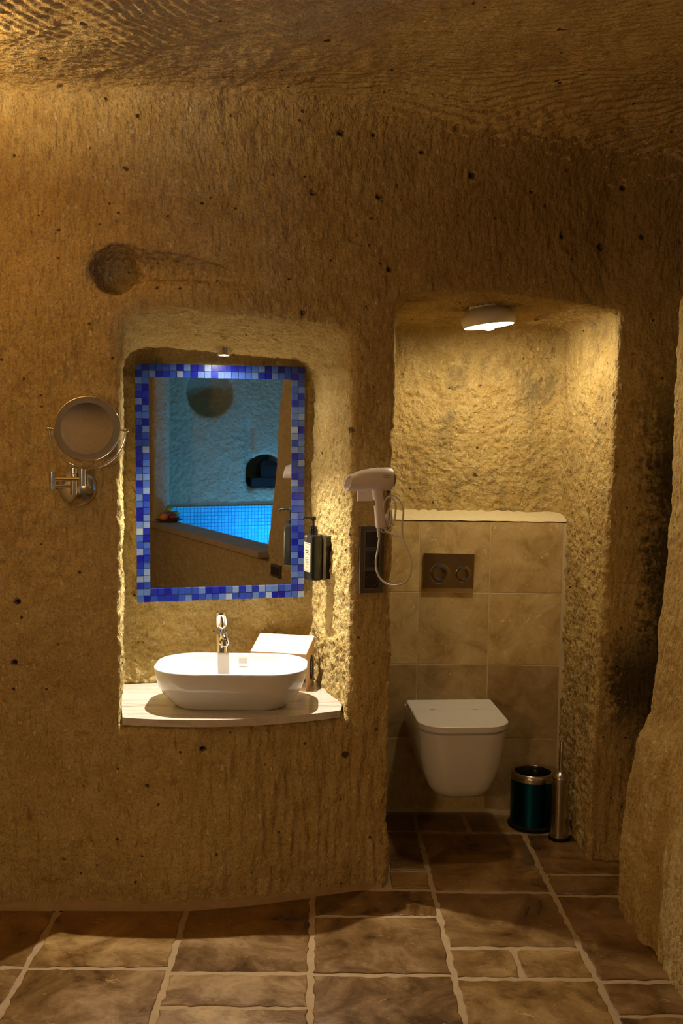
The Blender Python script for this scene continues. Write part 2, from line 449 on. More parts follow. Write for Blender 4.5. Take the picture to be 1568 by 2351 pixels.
def subdivide(P, Fq):
    """split each quad in four"""
    n = len(P); e = np.concatenate([Fq[:, [i, (i+1) % 4]] for i in range(4)]); e.sort(axis=1)
    key = e[:, 0].astype(np.int64)*n + e[:, 1]
    uq, inv = np.unique(key, return_inverse=True)
    em = (P[uq // n] + P[uq % n])/2
    fc = P[Fq].mean(1)
    m = len(Fq); ei = [n + inv[i*m:(i+1)*m] for i in range(4)]; fi = n + len(uq) + np.arange(m)
    Q = np.concatenate([np.stack([Fq[:, i], ei[i], fi, ei[i-1]], 1) for i in range(4)])
    return np.concatenate([P, em, fc]), Q

_perm = rng.permutation(256).astype(np.int32); _perm = np.concatenate([_perm, _perm, _perm])
_grad = rng.normal(size=(256, 3)).astype(np.float32); _grad /= np.linalg.norm(_grad, axis=1)[:, None]
def perlin(p):
    p = p.astype(np.float32); i = np.floor(p).astype(np.int32); f = p - i; i &= 255
    w_ = f*f*f*(f*(f*6-15)+10); r = np.zeros(len(p), np.float32)
    for a in (0, 1):
        for b in (0, 1):
            for c in (0, 1):
                h = _perm[_perm[_perm[(i[:, 0]+a) & 255] + ((i[:, 1]+b) & 255)] + ((i[:, 2]+c) & 255)]
                g = _grad[h]
                d = g[:, 0]*(f[:, 0]-a) + g[:, 1]*(f[:, 1]-b) + g[:, 2]*(f[:, 2]-c)
                r += d*(w_[:, 0] if a else 1-w_[:, 0])*(w_[:, 1] if b else 1-w_[:, 1])*(w_[:, 2] if c else 1-w_[:, 2])
    return r
def vnormals(P, Q):
    n = np.cross(P[Q[:, 2]]-P[Q[:, 0]], P[Q[:, 3]]-P[Q[:, 1]])
    N = np.zeros_like(P)
    for i in range(4):
        for d in range(3): N[:, d] += np.bincount(Q[:, i], n[:, d], len(P))
    return N/np.maximum(np.linalg.norm(N, axis=1), 1e-12)[:, None]
def rotmat(ax, a): return np.array(Matrix.Rotation(a, 3, ax))
VOIDS = [(-0.707, 2.434, 0.01), (0.041, 2.561, 0.012), (0.152, 2.567, 0.009), (0.174, 2.371, 0.013), (-0.046, 2.363, 0.012), (0.492, 2.462, 0.015), (0.825, 2.282, 0.011), (1.045, 2.457, 0.01), (1.128, 2.294, 0.009), (-0.386, 0.533, 0.012), (-0.995, 0.82, 0.01), (-0.983, 1.019, 0.01), (0.213, 2.131, 0.01), (-0.387, 2.57, 0.01), (-0.485, 2.442, 0.009), (-0.077, 1.969, 0.008), (0.226, 0.3, 0.009), (-0.841, 0.164, 0.006), (0.711, 2.425, 0.007), (0.317, 2.523, 0.008), (0.981, 2.257, 0.016)]   # larger holes in the front wall: x, z, radius
def displace(P, Q, amp=1., front=True):
    N = vnormals(P, Q)
    x, y, z = P.T
    d = .016*perlin(P*2.6) + .009*perlin(P*6.5+7) 
    rough = .0050*perlin(P*19+3) + .0036*perlin(P*44+9) + .0026*perlin(P*85+5)
    # tool marks: long strokes, their direction changes over the wall
    s1 = perlin((P @ rotmat('Y', .75).T)*np.array([34, 34, 7.])+2)
    s2 = perlin((P @ rotmat('Y', -.85).T)*np.array([34, 34, 7.])+5)
    s3 = perlin(P*np.array([40, 40, 6.])+8)
    mixn = sstep(perlin(P*1.7+31), -.15, .15)
    low = sstep(z, .9, .45)
    st = (s1*mixn + s2*(1-mixn))*(1-low) + s3*low*2.2
    ceil = sstep(N[:, 2], -.30, -.92)
    c0 = np.array([.45, 2.4]); rad = np.sqrt((x-c0[0])**2*.8 + (y-c0[1])**2*1.6) + .10*perlin(P*3+50)
    rip = np.sin(rad*190 + 4.*perlin(P*9+60))*.5 + .8*perlin(P*np.array([10, 38, 20.])+70)
    st = st*(1-ceil) + rip*ceil*.62
    inner = ((y > wall_y(x)+.03) & (z < 2.2)).astype(float)         # inside niche and alcove the rock is coarser
    crumb = np.abs(perlin(P*27+13))*.0085 + np.abs(perlin(P*55+17))*.0055 - .004
    d = d + rough*(1+.5*inner) + crumb*inner*1.5 + .0066*st*(1-.35*inner)
    # larger voids
    cell = P*5.5; ci = np.floor(cell).astype(np.int64)
    hsh = (ci[:, 0]*73856093 ^ ci[:, 1]*19349663 ^ ci[:, 2]*83492791) & 1023
    cen = (np.stack([hsh*37 % 101, hsh*59 % 103, hsh*71 % 107], 1)/107.)*.6+.2
    r = np.linalg.norm(cell-ci-cen, axis=1)
    hole = np.where(hsh % 9 == 0, sstep(r+.05*perlin(P*40), .085, .035), 0)
    d = d - .012*hole
    if front:
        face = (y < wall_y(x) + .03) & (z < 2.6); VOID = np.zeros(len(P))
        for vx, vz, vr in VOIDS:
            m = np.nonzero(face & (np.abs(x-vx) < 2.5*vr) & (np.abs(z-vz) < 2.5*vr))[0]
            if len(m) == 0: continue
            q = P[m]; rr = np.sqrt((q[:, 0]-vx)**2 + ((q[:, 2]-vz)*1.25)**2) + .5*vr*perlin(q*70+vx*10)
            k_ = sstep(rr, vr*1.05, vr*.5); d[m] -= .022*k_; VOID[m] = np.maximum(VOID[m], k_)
        return P + N*(d*amp)[:, None], VOID
    return P + N*(d*amp)[:, None]
def mesh_obj(name, P, Q, mat, N=None, void=None):
    used, inv = np.unique(Q, return_inverse=True); Qn = inv.reshape(Q.shape)
    me = bpy.data.meshes.new(name)
    me.vertices.add(len(used)); me.vertices.foreach_set('co', P[used].astype(np.float32).ravel())
    me.loops.add(Qn.size); me.loops.foreach_set('vertex_index', Qn.astype(np.int32).ravel())
    me.polygons.add(len(Qn)); me.polygons.foreach_set('loop_start', np.arange(0, Qn.size, 4, dtype=np.int32))
    me.update(calc_edges=True)
    me.polygons.foreach_set('use_smooth', np.ones(len(Qn), bool))
    if N is not None: me.normals_split_custom_set_from_vertices(N[used].astype(np.float32).tolist())
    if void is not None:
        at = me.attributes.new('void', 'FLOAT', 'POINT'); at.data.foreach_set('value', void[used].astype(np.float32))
    me.materials.append(mat)
    o = bpy.data.objects.new(name, me); link(o); o['kind'] = 'structure'
    return o

P, Q = surface_nets(air, (-1.62, 2.2, -.03), (1.46, 4.26, 2.78), .0105)
c = P[Q].mean(1)
P, Q = subdivide(P, Q)
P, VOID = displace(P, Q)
N = vnormals(P, Q)
c = P[Q].mean(1); fn = N[Q].mean(1)
x, y, z = c.T
wy = wall_y(x)
is_alc = (y > wy + .012) & (x > .2) & (x < 1.075) & (z < 2.09) & ~((x > 1.0) & (y < 3.63))
is_nic = (y > wy + .012) & (x < .12) & (x > -.75) & (z > .58) & (z < 1.985) & ~is_alc
is_right = (x > .96) & (y < 3.34) & ~is_alc
is_ceil = (fn[:, 2] < -.62) & (z > 2.3) & ~is_right
rest = ~(is_alc | is_nic | is_right | is_ceil)
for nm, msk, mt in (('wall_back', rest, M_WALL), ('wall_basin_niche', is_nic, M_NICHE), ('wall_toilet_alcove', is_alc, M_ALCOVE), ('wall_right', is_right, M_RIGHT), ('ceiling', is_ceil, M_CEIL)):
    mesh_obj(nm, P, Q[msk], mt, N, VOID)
# the room behind the camera, with the tub alcove the mirror shows
P, Q = surface_nets(air_rear, (-2.2, -2.9, -.03), (3.0, 2.26, 2.8), .03)
P = displace(P, Q, front=False)
mesh_obj('wall_rear', P, Q, M_REAR, vnormals(P, Q))
# left wall and strip of ceiling beside the frame
P, Q = surface_nets(air, (-2.2, 2.2, -.03), (-1.59, 3.4, 2.8), .03)
P = displace(P, Q, front=False)
mesh_obj('wall_left', P, Q, M_REAR, vnormals(P, Q))

# ------------------------------------------------------------------ floor
def struct(o): o['kind'] = 'structure'; return o
bm = bmesh.new(); bm_box(bm, (-2.3, -2.9, -.12), (1.7, 4.3, -.0032))
floor = struct(finish('floor', bm, M_GROUT, None, False))
GW = .010
def stone(name, x0, x1, y0, y1, mat, parent, top=0., thick=.02, jit=.0035, plane='z', clip=None, step=.035, chip=True, e=.004):
    """a stone slab with slightly ragged edges and a worn arris"""
    def side(a, b):
        n = max(2, int((Vector(b)-Vector(a)).length/step)); return [Vector(a).lerp(Vector(b), i/n) for i in range(n)]
    o = side((x0, y0), (x1, y0)) + side((x1, y0), (x1, y1)) + side((x1, y1), (x0, y1)) + side((x0, y1), (x0, y0))
    pts = []
    for p in o:
        q = p + Vector((random.uniform(-jit, jit), random.uniform(-jit, jit)))
        if clip: q.y = min(q.y, clip(q.x))
        pts.append(q)
    cx, cy = (x0+x1)/2, (y0+y1)/2
    ins = [Vector((q.x + (e if q.x < cx else -e)*(abs(q.x-cx) > .3*(x1-x0)), q.y + (e if q.y < cy else -e)*(abs(q.y-cy) > .3*(y1-y0)))) for q in pts]
    dz = random.uniform(-.0012, .0012) if chip else 0
    f = (lambda u, v, w_: (u, v, w_)) if plane == 'z' else (lambda u, v, w_: (u, -w_, v))
    bm = bmesh.new()
    A = [bm.verts.new(f(p.x-cx, p.y-cy, -thick)) for p in pts]; B = [bm.verts.new(f(p.x-cx, p.y-cy, -e*.7+dz)) for p in pts]; C_ = [bm.verts.new(f(p.x-cx, p.y-cy, dz)) for p in ins]
    n = len(A)
    for R1, R2 in ((A, B), (B, C_)):
        for i in range(n): bm.faces.new((R1[i], R1[(i+1) % n], R2[(i+1) % n], R2[i]))
    bm.faces.new(C_)
    ob = finish(name, bm, mat, parent, False)
    ob.location = (cx, cy, top) if plane == 'z' else (cx, top, cy)
    return ob
CX = [-2.115, -1.695, -1.275, -.856, -.437, -.020, .397, .812, 1.227]
def frontclip(xx): return float(wall_y(xx)) - .022
lay = [  # x0, x1, y0, y1 of each stone in view
    (CX[2], CX[3], 2.834, 3.30), (CX[3], CX[4], 2.832, 3.30), (CX[4], CX[5], 2.808, 3.35),
    (CX[2], CX[3], 2.43, 2.834), (CX[3], CX[4], 2.41, 2.832), (CX[4], CX[5], 2.629, 2.808), (CX[4], CX[5], 2.21, 2.629),
    (CX[5], CX[6], 3.355, 3.50), (CX[5], CX[6], 3.16, 3.355), (CX[5], CX[6], 2.801, 3.16), (CX[5], CX[6], 2.38, 2.801),
    (.255, CX[6], 3.874, 4.068), (.25, CX[6], 3.509, 3.874), (.245, CX[6], 3.358, 3.509),
    (CX[6], .600, 3.866, 4.068), (.600, CX[7], 3.866, 4.068), (CX[6], CX[7], 3.342, 3.866), (CX[6], CX[7], 2.960, 3.342),
    (CX[6], .600, 2.783, 2.960), (.600, CX[7], 2.783, 2.960), (CX[6], CX[7], 2.38, 2.783),
    (CX[7], 1.00, 3.858, 4.068), (CX[7], 1.15, 3.486, 3.858), (CX[7], 1.15, 3.316, 3.486), (CX[7], 1.12, 2.771, 3.316),
    (CX[7], 1.12, 2.597, 2.771), (CX[7], 1.12, 2.18, 2.597)]
for i, (a, b_, c_, d_) in enumerate(lay):
    cl = None
    if d_ > 3.29 and d_ < 3.36 and b_ <= CX[5]+.01: cl = frontclip
    if i == 7: cl = lambda xx: min(float(wall_y(xx))-.022, 3.50)
    if i == 7: a, b_ = a, .235
    stone('floor_tile', a+GW, b_-GW, c_+GW, d_-GW, M_FLOOR, floor, clip=cl, e=.003, jit=.0045, step=.025)
# the floor goes on towards and behind the camera
for ci in range(len(CX)-1):
    y1 = {0: 3.2, 1: 3.2, 2: 2.43, 3: 2.41, 4: 2.21, 5: 2.38, 6: 2.38, 7: 2.18}[ci]
    while y1 > -2.6:
        L = random.choice([.42, .42, .2, .62]); x1 = min(CX[ci+1], 1.02)
        stone('floor_tile', CX[ci]+GW, x1-GW, y1-L+GW, y1-GW, M_FLOOR, floor, step=.2)
        y1 -= L

# ------------------------------------------------------------------ tiled wall behind the toilet
bm = bmesh.new(); bm_box(bm, (.15, 4.0914, -.02), (1.06, 4.26, 1.226))
twall = struct(finish('wall_tiled', bm, M_WGROUT, None, False))
zs = [.012, .316, .629, .932, 1.230]; xs = [.14, .398, .692, .994]
for i in range(4):
    for j in range(3):
        stone('wall_tile', xs[j]+.0022, xs[j+1]-.0022, zs[i]+.0022, zs[i+1]-.0022, M_WTILE, twall, top=4.0905, thick=.012, jit=.0006, plane='y', chip=False, e=.0007)
# sloping plaster strip that closes the top of the tiling
bm = bmesh.new()
n = 40; rows = []
for (yy, zz, jz) in ((4.088, 1.231, .001), (4.095, 1.238, .001), (4.15, 1.250, .003), (4.2, 1.262, .004), (4.245, 1.266, .007), (4.26, 1.20, 0)):
    rows.append([bm.verts.new((.16+.9*i/n, yy, zz + random.uniform(-jz, jz))) for i in range(n+1)])
for A, B in zip(rows, rows[1:]):
    for i in range(n): bm.faces.new((A[i], A[i+1], B[i+1], B[i]))
struct(finish('trim_1', bm, M_PLASTER, None, True, 60))
# cement fillet along the foot of the front wall
bm = bmesh.new(); rows = []
for dy, zz in ((.03, .03), (-.004, .022), (-.016, .008), (-.022, -.006)):
    rows.append([bm.verts.new((-1.9+2.12*i/90, float(wall_y(-1.9+2.12*i/90))+dy+random.uniform(-.003, .003), zz+random.uniform(-.003, .003))) for i in range(91)])
for A, B in zip(rows, rows[1:]):
    for i in range(90): bm.faces.new((A[i], A[i+1], B[i+1], B[i]))
struct(finish('baseboard_back', bm, M_GROUT, None, True, 60))
# ------------------------------------------------------------------ object materials
M_CERAMIC = simple('white_ceramic', (.74, .72, .69), .12, spec=.5, coat=.3)
M_LID = simple('white_lid_plastic', (.80, .78, .74), .28)
M_CHROME = simple('chrome', (.82, .80, .77), .07, metal=1.)
M_STEEL = simple('brushed_steel', (.60, .54, .46), .22, metal=1., noise=.15, nscale=120)
M_PLATE = simple('smoked_chrome', (.42, .36, .28), .10, metal=1.)
M_MIRROR = simple('mirror_silver', (.86, .88, .88), .012, metal=1.)
M_FROST = simple('frosted_ring', (.15, .125, .10), .45)
M_BLACK = simple('black_plastic', (.010, .010, .010), .25)
M_RUBBER = simple('black_rubber', (.006, .006, .006), .7, spec=.15)
M_BAG = simple('black_bag', (.010, .010, .011), .22, bump=1., bscale=45)
M_TEAL = simple('teal_metal', (.006, .10, .20), .27, metal=1.)
M_LAMPW = simple('lamp_enamel', (.62, .56, .48), .45)
M_DRYER = simple('pale_plastic', (.72, .62, .56), .38)
M_CORD = simple('cord_plastic', (.58, .52, .44), .5)
M_INK = simple('grey_ink', (.30, .24, .19), .6)
M_DKINK = simple('dark_ink', (.02, .02, .02), .6)
M_FRAME = simple('bronze_frame', (.085, .062, .042), .45, spec=.4)
M_SOCK = simple('socket_black', (.012, .010, .009), .4)
M_LABEL = simple('cream_label', (.50, .46, .33), .6)
M_CARTON = simple('peach_carton', (.78, .50, .29), .55, noise=.1, nscale=8)
M_CARTOP = simple('white_carton', (.66, .60, .53), .5)
M_BLUE = simple('blue_print', (.010, .06, .40), .5)
M_NAVY = simple('navy_print', (.012, .016, .06), .5)
M_TISSUE = simple('tissue_paper', (.88, .88, .86), .9)
M_BULB = simple('bulb_glow', (1, 1, 1), .5, emit=(1.0, .84, .56), emits=P_BULB)
M_BULB_FILL = simple('bulb_fill', (1, 1, 1), .5, emit=WARM, emits=P_FILL*10)
M_BULB_LEFT = simple('bulb_left', (1, 1, 1), .5, emit=(1., .72, .36), emits=P_LEFT*10)
M_GLOBE = simple('globe_glow', (1, 1, 1), .5, emit=WARM, emits=P_GLOBE*4)
M_LENS = simple('spot_lens', (1, 1, 1), .5, emit=(1., .93, .80), emits=700.)
M_POOL = simple('pool_lamp', (1, 1, 1), .5, emit=(.13, .38, 1.0), emits=P_TUB)
M_RED = simple('apple_red', (.35, .03, .02), .3, noise=.4, nscale=20)
M_ORANGE = simple('orange_peel', (.75, .20, .03), .45, bump=.5, bscale=300)
M_GREEN = simple('pear_green', (.28, .33, .06), .4, noise=.3, nscale=15)
M_STEM = simple('stem_brown', (.06, .035, .015), .7)
M_DISH = simple('dark_dish', (.10, .055, .03), .4)

def marble():
    m, nt, b = nmat('cream_marble'); g = NT(nt)
    P = g.n('ShaderNodeTexCoord').outputs['Object']
    a = g.noise(g.mapping(P, rot=(0, 0, .35), scale=(1.2, 9, 4)), 2.2, 7, .62, .8)
    c = g.ramp(a, [(.30, (.36, .29, .22)), (.46, (.58, .52, .43)), (.60, (.66, .61, .53)), (.75, (.46, .39, .31))])
    v = g.noise(g.mapping(P, rot=(0, 0, .3), scale=(1, 6, 3)), 6, 5, .6, 2.)
    c = g.mix(g.mapr(g.math('ABSOLUTE', g.math('SUBTRACT', v, .5)), .02, .0, 0, .45), c, (.38, .29, .22))
    nt.links.new(c, b.inputs['Base Color']); b.inputs['Roughness'].default_value = .10
    return m
M_MARBLE = marble()

# ------------------------------------------------------------------ marble counter
zt = .636
def niche_left(yy): return -.652 - .045*(yy-3.22)/.44
def niche_right(yy): return .088 - .135*(yy-3.36)/.46
front = []
for i in range(33):
    t = i/32; xx = -.652 + .718*t
    front.append((xx, 3.228*(1-t) + 3.338*t - .068*math.sin(math.pi*t)**.8))
back = [(.075, 3.43), (-.052, 3.835), (-.10, 3.82), (-.752, 3.665), (-.735, 3.60)]
bm = bmesh.new()
cxc, cyc = -.30, 3.45
out = front + back
A = [bm.verts.new((x_-cxc, y_-cyc, -.024)) for x_, y_ in out]; B = [bm.verts.new((x_-cxc, y_-cyc, 0)) for x_, y_ in out]; n = len(A)
bm.faces.new(list(reversed(A))); bm.faces.new(B)
for i in range(n): bm.faces.new((A[i], A[(i+1) % n], B[(i+1) % n], B[i]))
o = finish('countertop', bm, M_MARBLE, None, True, 40, .0025, 2); o.location = (cxc, cyc, zt)
tag(o, 'cream veined marble counter slab with bowed front in the basin niche', 'countertop')

# ------------------------------------------------------------------ vessel basin
basin = root('basin', (-.313, 3.432, zt), 'white oval vessel basin standing on the marble counter', 'basin')
prof = [(.000, .372, .216, .085), (.002, .384, .226, .09), (.008, .394, .234, .092), (.022, .424, .256, .10), (.045, .466, .288, .112), (.070, .495, .311, .122), (.095, .513, .326, .128), (.118, .523, .335, .131), (.131, .527, .339, .132), (.1365, .526, .338, .131), (.1380, .520, .332, .129)]
inn = [(.1360, .513, .324, .127), (.128, .508, .319, .126), (.100, .490, .302, .122), (.065, .440, .262, .11), (.035, .36, .20, .09), (.022, .26, .13, .06), (.018, .10, .06, .028)]
rings = [[(x_, y_, h) for x_, y_ in rrect(w_, d_, r_, 12)] for h, w_, d_, r_ in prof + inn]
loft('bowl', rings, M_CERAMIC, basin, angle=70)
lathe('drain', [(.03, .0185), (.03, .021), (.024, .023), (0, .0235)], M_CHROME, basin, 24)
bm = bmesh.new(); bm_box(bm, (.012, .148, .104), (.042, .151, .124)); finish('sticker', bm, simple('clear_sticker', (.62, .60, .56), .3), basin, loc=(0, -.003, 0), rot=None)

# ------------------------------------------------------------------ faucet
fau = root('faucet', (-.372, 3.652, zt), 'chrome single lever faucet standing tall behind the white basin', 'faucet')
lathe('body', [(.026, 0), (.026, .004), (.0235, .007), (.0235, .22), (.022, .224)], M_CHROME, fau, 32)
sp = [(0, 0, .205), (.006, -.03, .214), (.013, -.062, .208), (.018, -.092, .196), (.020, -.104, .186)]
rings = []
for p, w_, h_ in zip(sp, (.021, .0205, .0195, .0185, .018), (.022, .020, .017, .0145, .013)):
    rings.append([(p[0]+w_*math.cos(a_), p[1], p[2]+h_*math.sin(a_)) for a_ in [2*math.pi*k/20 for k in range(20)]])
loft('spout', rings, M_CHROME, fau, angle=50)
lathe('aerator', [(.014, 0), (.014, .016), (.011, .018)], M_CHROME, fau, 24, axis=(0, -.25, -1), origin=(.019, -.094, .188))
lev = [[(x_, y_, zz) for x_, y_ in rrect(w_, d_, .02, 5, 0, cy_)] for zz, w_, d_, cy_ in ((.226, .045, .045, 0), (.236, .047, .050, -.003), (.252, .046, .060, -.008), (.270, .043, .070, -.014), (.280, .040, .072, -.018), (.285, .034, .066, -.019))]
loft('lever', lev, M_CHROME, fau, angle=50)

# ------------------------------------------------------------------ tissue box
tb = root('tissue_box', (-.146, 3.672, zt), 'peach tissue carton with sloping white top behind the basin', 'tissue box', rot=(0, 0, math.radians(-13)))
bm = bmesh.new()
hw = .106; pts = [(-hw, -.062, 0), (hw, -.062, 0), (hw, .062, 0), (-hw, .062, 0), (-hw, -.062, .137), (hw, -.062, .137), (hw, .062, .182), (-hw, .062, .182)]
v = [bm.verts.new(p) for p in pts]
for f_ in ((3, 2, 1, 0), (0, 1, 5, 4), (1, 2, 6, 5), (2, 3, 7, 6), (3, 0, 4, 7), (4, 5, 6, 7)): bm.faces.new([v[i] for i in f_])
finish('carton', bm, M_CARTON, tb, True, 30, .0015, 1)
sl = math.atan2(.045, .124); topM = Matrix.Translation((0, 0, .1595)) @ Matrix.Rotation(sl, 4, 'X')
def on_top(name, outline, zz, th, mat, parent):
    bm = bmesh.new(); A = [bm.verts.new(topM @ Vector((x_, y_, zz))) for x_, y_ in outline]; B = [bm.verts.new(topM @ Vector((x_, y_, zz+th))) for x_, y_ in outline]
    n = len(A); bm.faces.new(B); bm.faces.new(list(reversed(A)))
    for i in range(n): bm.faces.new((A[i], A[(i+1) % n], B[(i+1) % n], B[i]))
    return finish(name, bm, mat, parent, True, 30)
tp = on_top('top_panel', rrect(.210, .130, .002, 2), -.0005, .0014, M_CARTOP, tb)
on_top('slit', [(.075*math.cos(a_), .024*math.sin(a_)) for a_ in [2*math.pi*k/28 for k in range(28)]], .0010, .0006, M_TISSUE, tp)
for k in range(3): on_top('print_line', rrect(.014-.003*k, .0022, .0004, 1, -.085, .048-.010*k), .0010, .0003, M_INK, tp)
for k in range(3): on_top('print_line', rrect(.022, .0014, .0004, 1, .080, .045-.007*k), .0010, .0003, M_INK, tp)
for k in range(2): on_top('print_line', rrect(.028-.01*k, .003, .0004, 1, .070, -.040-.008*k), .0010, .0003, M_INK, tp)
on_top('print_line', rrect(.0012, .038, .0003, 1, -.070, .042), .0010, .0003, M_INK, tp)
bm = bmesh.new(); bm_lathe(bm, [(.015, 0), (.015, .0008), (0, .0008)], 28, axis=(0, -1, 0), origin=(.0895, -.0622, .042)); lg = finish('round_logo', bm, M_BLUE, tb)
bm = bmesh.new(); bm_lathe(bm, [(.0065, 0), (.0065, .0006), (0, .0006)], 20, axis=(0, -1, 0), origin=(.087, -.0630, .042)); finish('logo_drop', bm, M_CARTOP, lg)
bm = bmesh.new()
ol = [(.026*math.cos(a_)*1.0, .047*math.sin(a_)) for a_ in [2*math.pi*k/28 for k in range(28)]]
A = [bm.verts.new((hw+.0002, .018+p[0], .072+p[1])) for p in ol]; B = [bm.verts.new((hw+.001, .018+p[0], .072+p[1])) for p in ol]
bm.faces.new(B); bm.faces.new(list(reversed(A)))
for i in range(28): bm.faces.new((A[i], A[(i+1) % 28], B[(i+1) % 28], B[i]))
ovl = finish('oval_logo', bm, M_NAVY, tb)
for k in range(7):
    bm = bmesh.new(); bm_box(bm, (hw+.001, .012, .048+.007*k), (hw+.0013, .024, .0515+.007*k)); finish('logo_stroke', bm, M_CARTOP, ovl)

# ------------------------------------------------------------------ mosaic mirror
mir = root('mosaic_mirror', MC, 'tall mirror framed with two rows of blue glass mosaic above the basin', 'mirror', rot=(0, -.0092, MA))
MW, MH = .6296, .8757
pitch = MW/25; nv = 35; pv = MH/nv
box('backing', (-MW/2+.002, .008, -MH/2+.002), (MW/2-.002, .030, MH/2-.002), simple('mosaic_grout', (.50, .52, .58), .8), mir)
box('mirror_glass', (-MW/2+2*pitch-.002, .003, -MH/2+2*pv-.002), (MW/2-2*pitch+.002, .012, MH/2-2*pv+.002), M_MIRROR, mir)
pal = [(.006, .010, .30), (.012, .025, .36), (.025, .065, .42), (.055, .12, .46), (.11, .19, .48), (.20, .28, .50), (.33, .41, .56)]
wts = [4, 5, 7, 6, 4, 2, .6]
tmesh = []
for q, c_ in enumerate(pal):
    m_ = simple('glass_mosaic_%d' % q, c_, .24, noise=.35, nscale=60, coat=.5)
    bm = bmesh.new(); g_ = .0009
    bm_box(bm, (-pitch/2+g_, -.0035, -pv/2+g_), (pitch/2-g_, .008, pv/2-g_))
    t_ = finish('mosaic_tile', bm, m_, None, True, 40, .0012, 1); tmesh.append(t_.data); bpy.data.objects.remove(t_)
for i in range(25):
    for j in range(nv):
        if 2 <= i < 23 and 2 <= j < nv-2: continue
        t_ = bpy.data.objects.new('mosaic_tile', random.choices(tmesh, wts)[0]); link(t_, mir)
        t_.location = (-MW/2 + (i+.5)*pitch + random.uniform(-.0004, .0004), random.uniform(-.0006, .0006), -MH/2 + (j+.5)*pv + random.uniform(-.0004, .0004))
        t_.rotation_euler = (random.uniform(-.012, .012), random.uniform(-.01, .01), random.uniform(-.012, .012))

# ------------------------------------------------------------------ recessed spot in the niche ceiling
SPX, SPY = -.362, 3.585
SPZ = 1.962 - .27*(SPY-3.22)
sl = root('recessed_spotlight', (SPX, SPY, SPZ-.010), 'small recessed spotlight in the rock ceiling above the mosaic mirror', 'light')
lathe('trim_ring', [(.026, .03), (.026, -.002), (.022, -.006), (.018, -.004), (.018, .01)], M_CHROME, sl, 28, cap0=True, cap1=False)
lathe('lens', [(.0175, .002), (.0175, -.003), (0, -.005)], M_LENS, sl, 24)
ld = bpy.data.lights.new('niche_spot', 'SPOT'); ld.energy = P_SPOT; ld.color = (1.0, .93, .80); ld.spot_size = math.radians(96); ld.spot_blend = 1.; ld.shadow_soft_size = .012
lo = bpy.data.objects.new('niche_spot', ld); link(lo); lo.location = (SPX, SPY, SPZ-.024); lo.rotation_euler = (math.radians(-11), 0, 0)

# ------------------------------------------------------------------ soap bottle in its wall holder
SR = math.radians(-64)                      # local -y looks out of the jamb
sp_loc = (-.036, 3.585, 1.050)
hold = root('bottle_holder', (sp_loc[0], sp_loc[1], sp_loc[2]), 'flat black wall holder behind the soap bottle on the niche side', 'holder', rot=(0, 0, SR))
box('back_plate', (-.030, .034, .002), (.030, .060, .158), M_BLACK, hold, .003)
box('clip_band', (-.0375, .0238, .0), (.0375, .0345, .163), simple('grey_band', (.16, .14, .12), .3, metal=.6), hold, .002)
bot = root('soap_bottle', sp_loc, 'black square pump soap bottle with cream label beside the mosaic mirror', 'soap bottle', rot=(0, 0, SR))
rings = [[(x_, y_, h) for x_, y_ in rrect(w_, d_, .010, 2)] for h, w_, d_ in ((0, .066, .042), (.004, .071, .047), (.152, .071, .047), (.160, .066, .043), (.164, .045, .034), (.166, .030, .030))]
loft('bottle_body', rings, M_BLACK, bot, angle=25)
lathe('collar', [(.0165, .165), (.0165, .182), (.014, .184), (.0135, .192), (.008, .194)], M_BLACK, bot, 24)
pump = lathe('pump_head', [(.0045, .19), (.0045, .214), (.009, .216), (.010, .226), (.008, .229), (0, .230)], M_BLACK, bot, 20)
tube('nozzle', [(0, -.004, .224), (0, -.02, .2255), (0, -.038, .225), (0, -.044, .221)], [.0045, .0042, .0038, .0034], M_BLACK, pump, 10)
lab = prism('label', [(x_, z_) for x_, z_ in rrect(.056, .106, .004, 2)], 0, .0010, M_LABEL, bot, loc=(0, -.0233, .082), rot=(math.pi/2, 0, 0))
def strip(parent, x0, x1, y0, y1, mat=M_DKINK): return box('print_line', (x0, y0, .0009), (x1, y1, .0012), mat, parent)
for a_ in ((-.0245, .0245, .0485, .0493), (-.0245, .0245, -.0493, -.0485), (-.0245, -.0237, -.0485, .0485), (.0237, .0245, -.0485, .0485), (-.0237, .0237, .010, .0105)): strip(lab, *a_)
for k, (yy, ww, hh) in enumerate(((.037, .016, .003), (.024, .030, .005), (.016, .022, .0035), (-.002, .026, .0014), (-.008, .030, .0014), (-.014, .024, .0014), (-.020, .030, .0014), (-.026, .020, .0014), (-.036, .014, .0014))):
    nn = max(3, int(ww/.004))
    for q in range(nn): strip(lab, -ww/2 + q*ww/nn, -ww/2 + (q+.7)*ww/nn, yy-hh/2, yy+hh/2)

# ------------------------------------------------------------------ magnifying mirror on swing arm
WYL = 3.205
mg = root('magnifying_mirror', (-.789, WYL-.004, 1.392), 'round chrome magnifying mirror on a folding wall arm beside the niche', 'mirror')
bp_ = lathe('base_plate', [(.0605, 0), (.0605, .010), (.058, .016), (.050, .019), (.012, .021), (0, .021)], M_CHROME, mg, 48, axis=(0, -1, 0), origin=(0, .004, 0))
for sx, sz in ((-.045, .0), (.040, .002)):
    lathe('screw_cap', [(.0065, 0), (.0065, .003), (.004, .006), (0, .007)], M_CHROME, bp_, 16, axis=(0, -1, 0), origin=(sx, -.013, sz))
box('button', (-.009, -.003, -.009), (.009, .003, .009), M_BLACK, bp_, .001, loc=(.028, -.0165, -.030), rot=(0, math.radians(40), 0))
lathe('wall_pivot', [(.0115, -.022), (.0115, .034), (.009, .036), (.009, .044), (.0115, .046), (.0115, .062)], M_CHROME, mg, 24, origin=(-.002, -.040, .0))
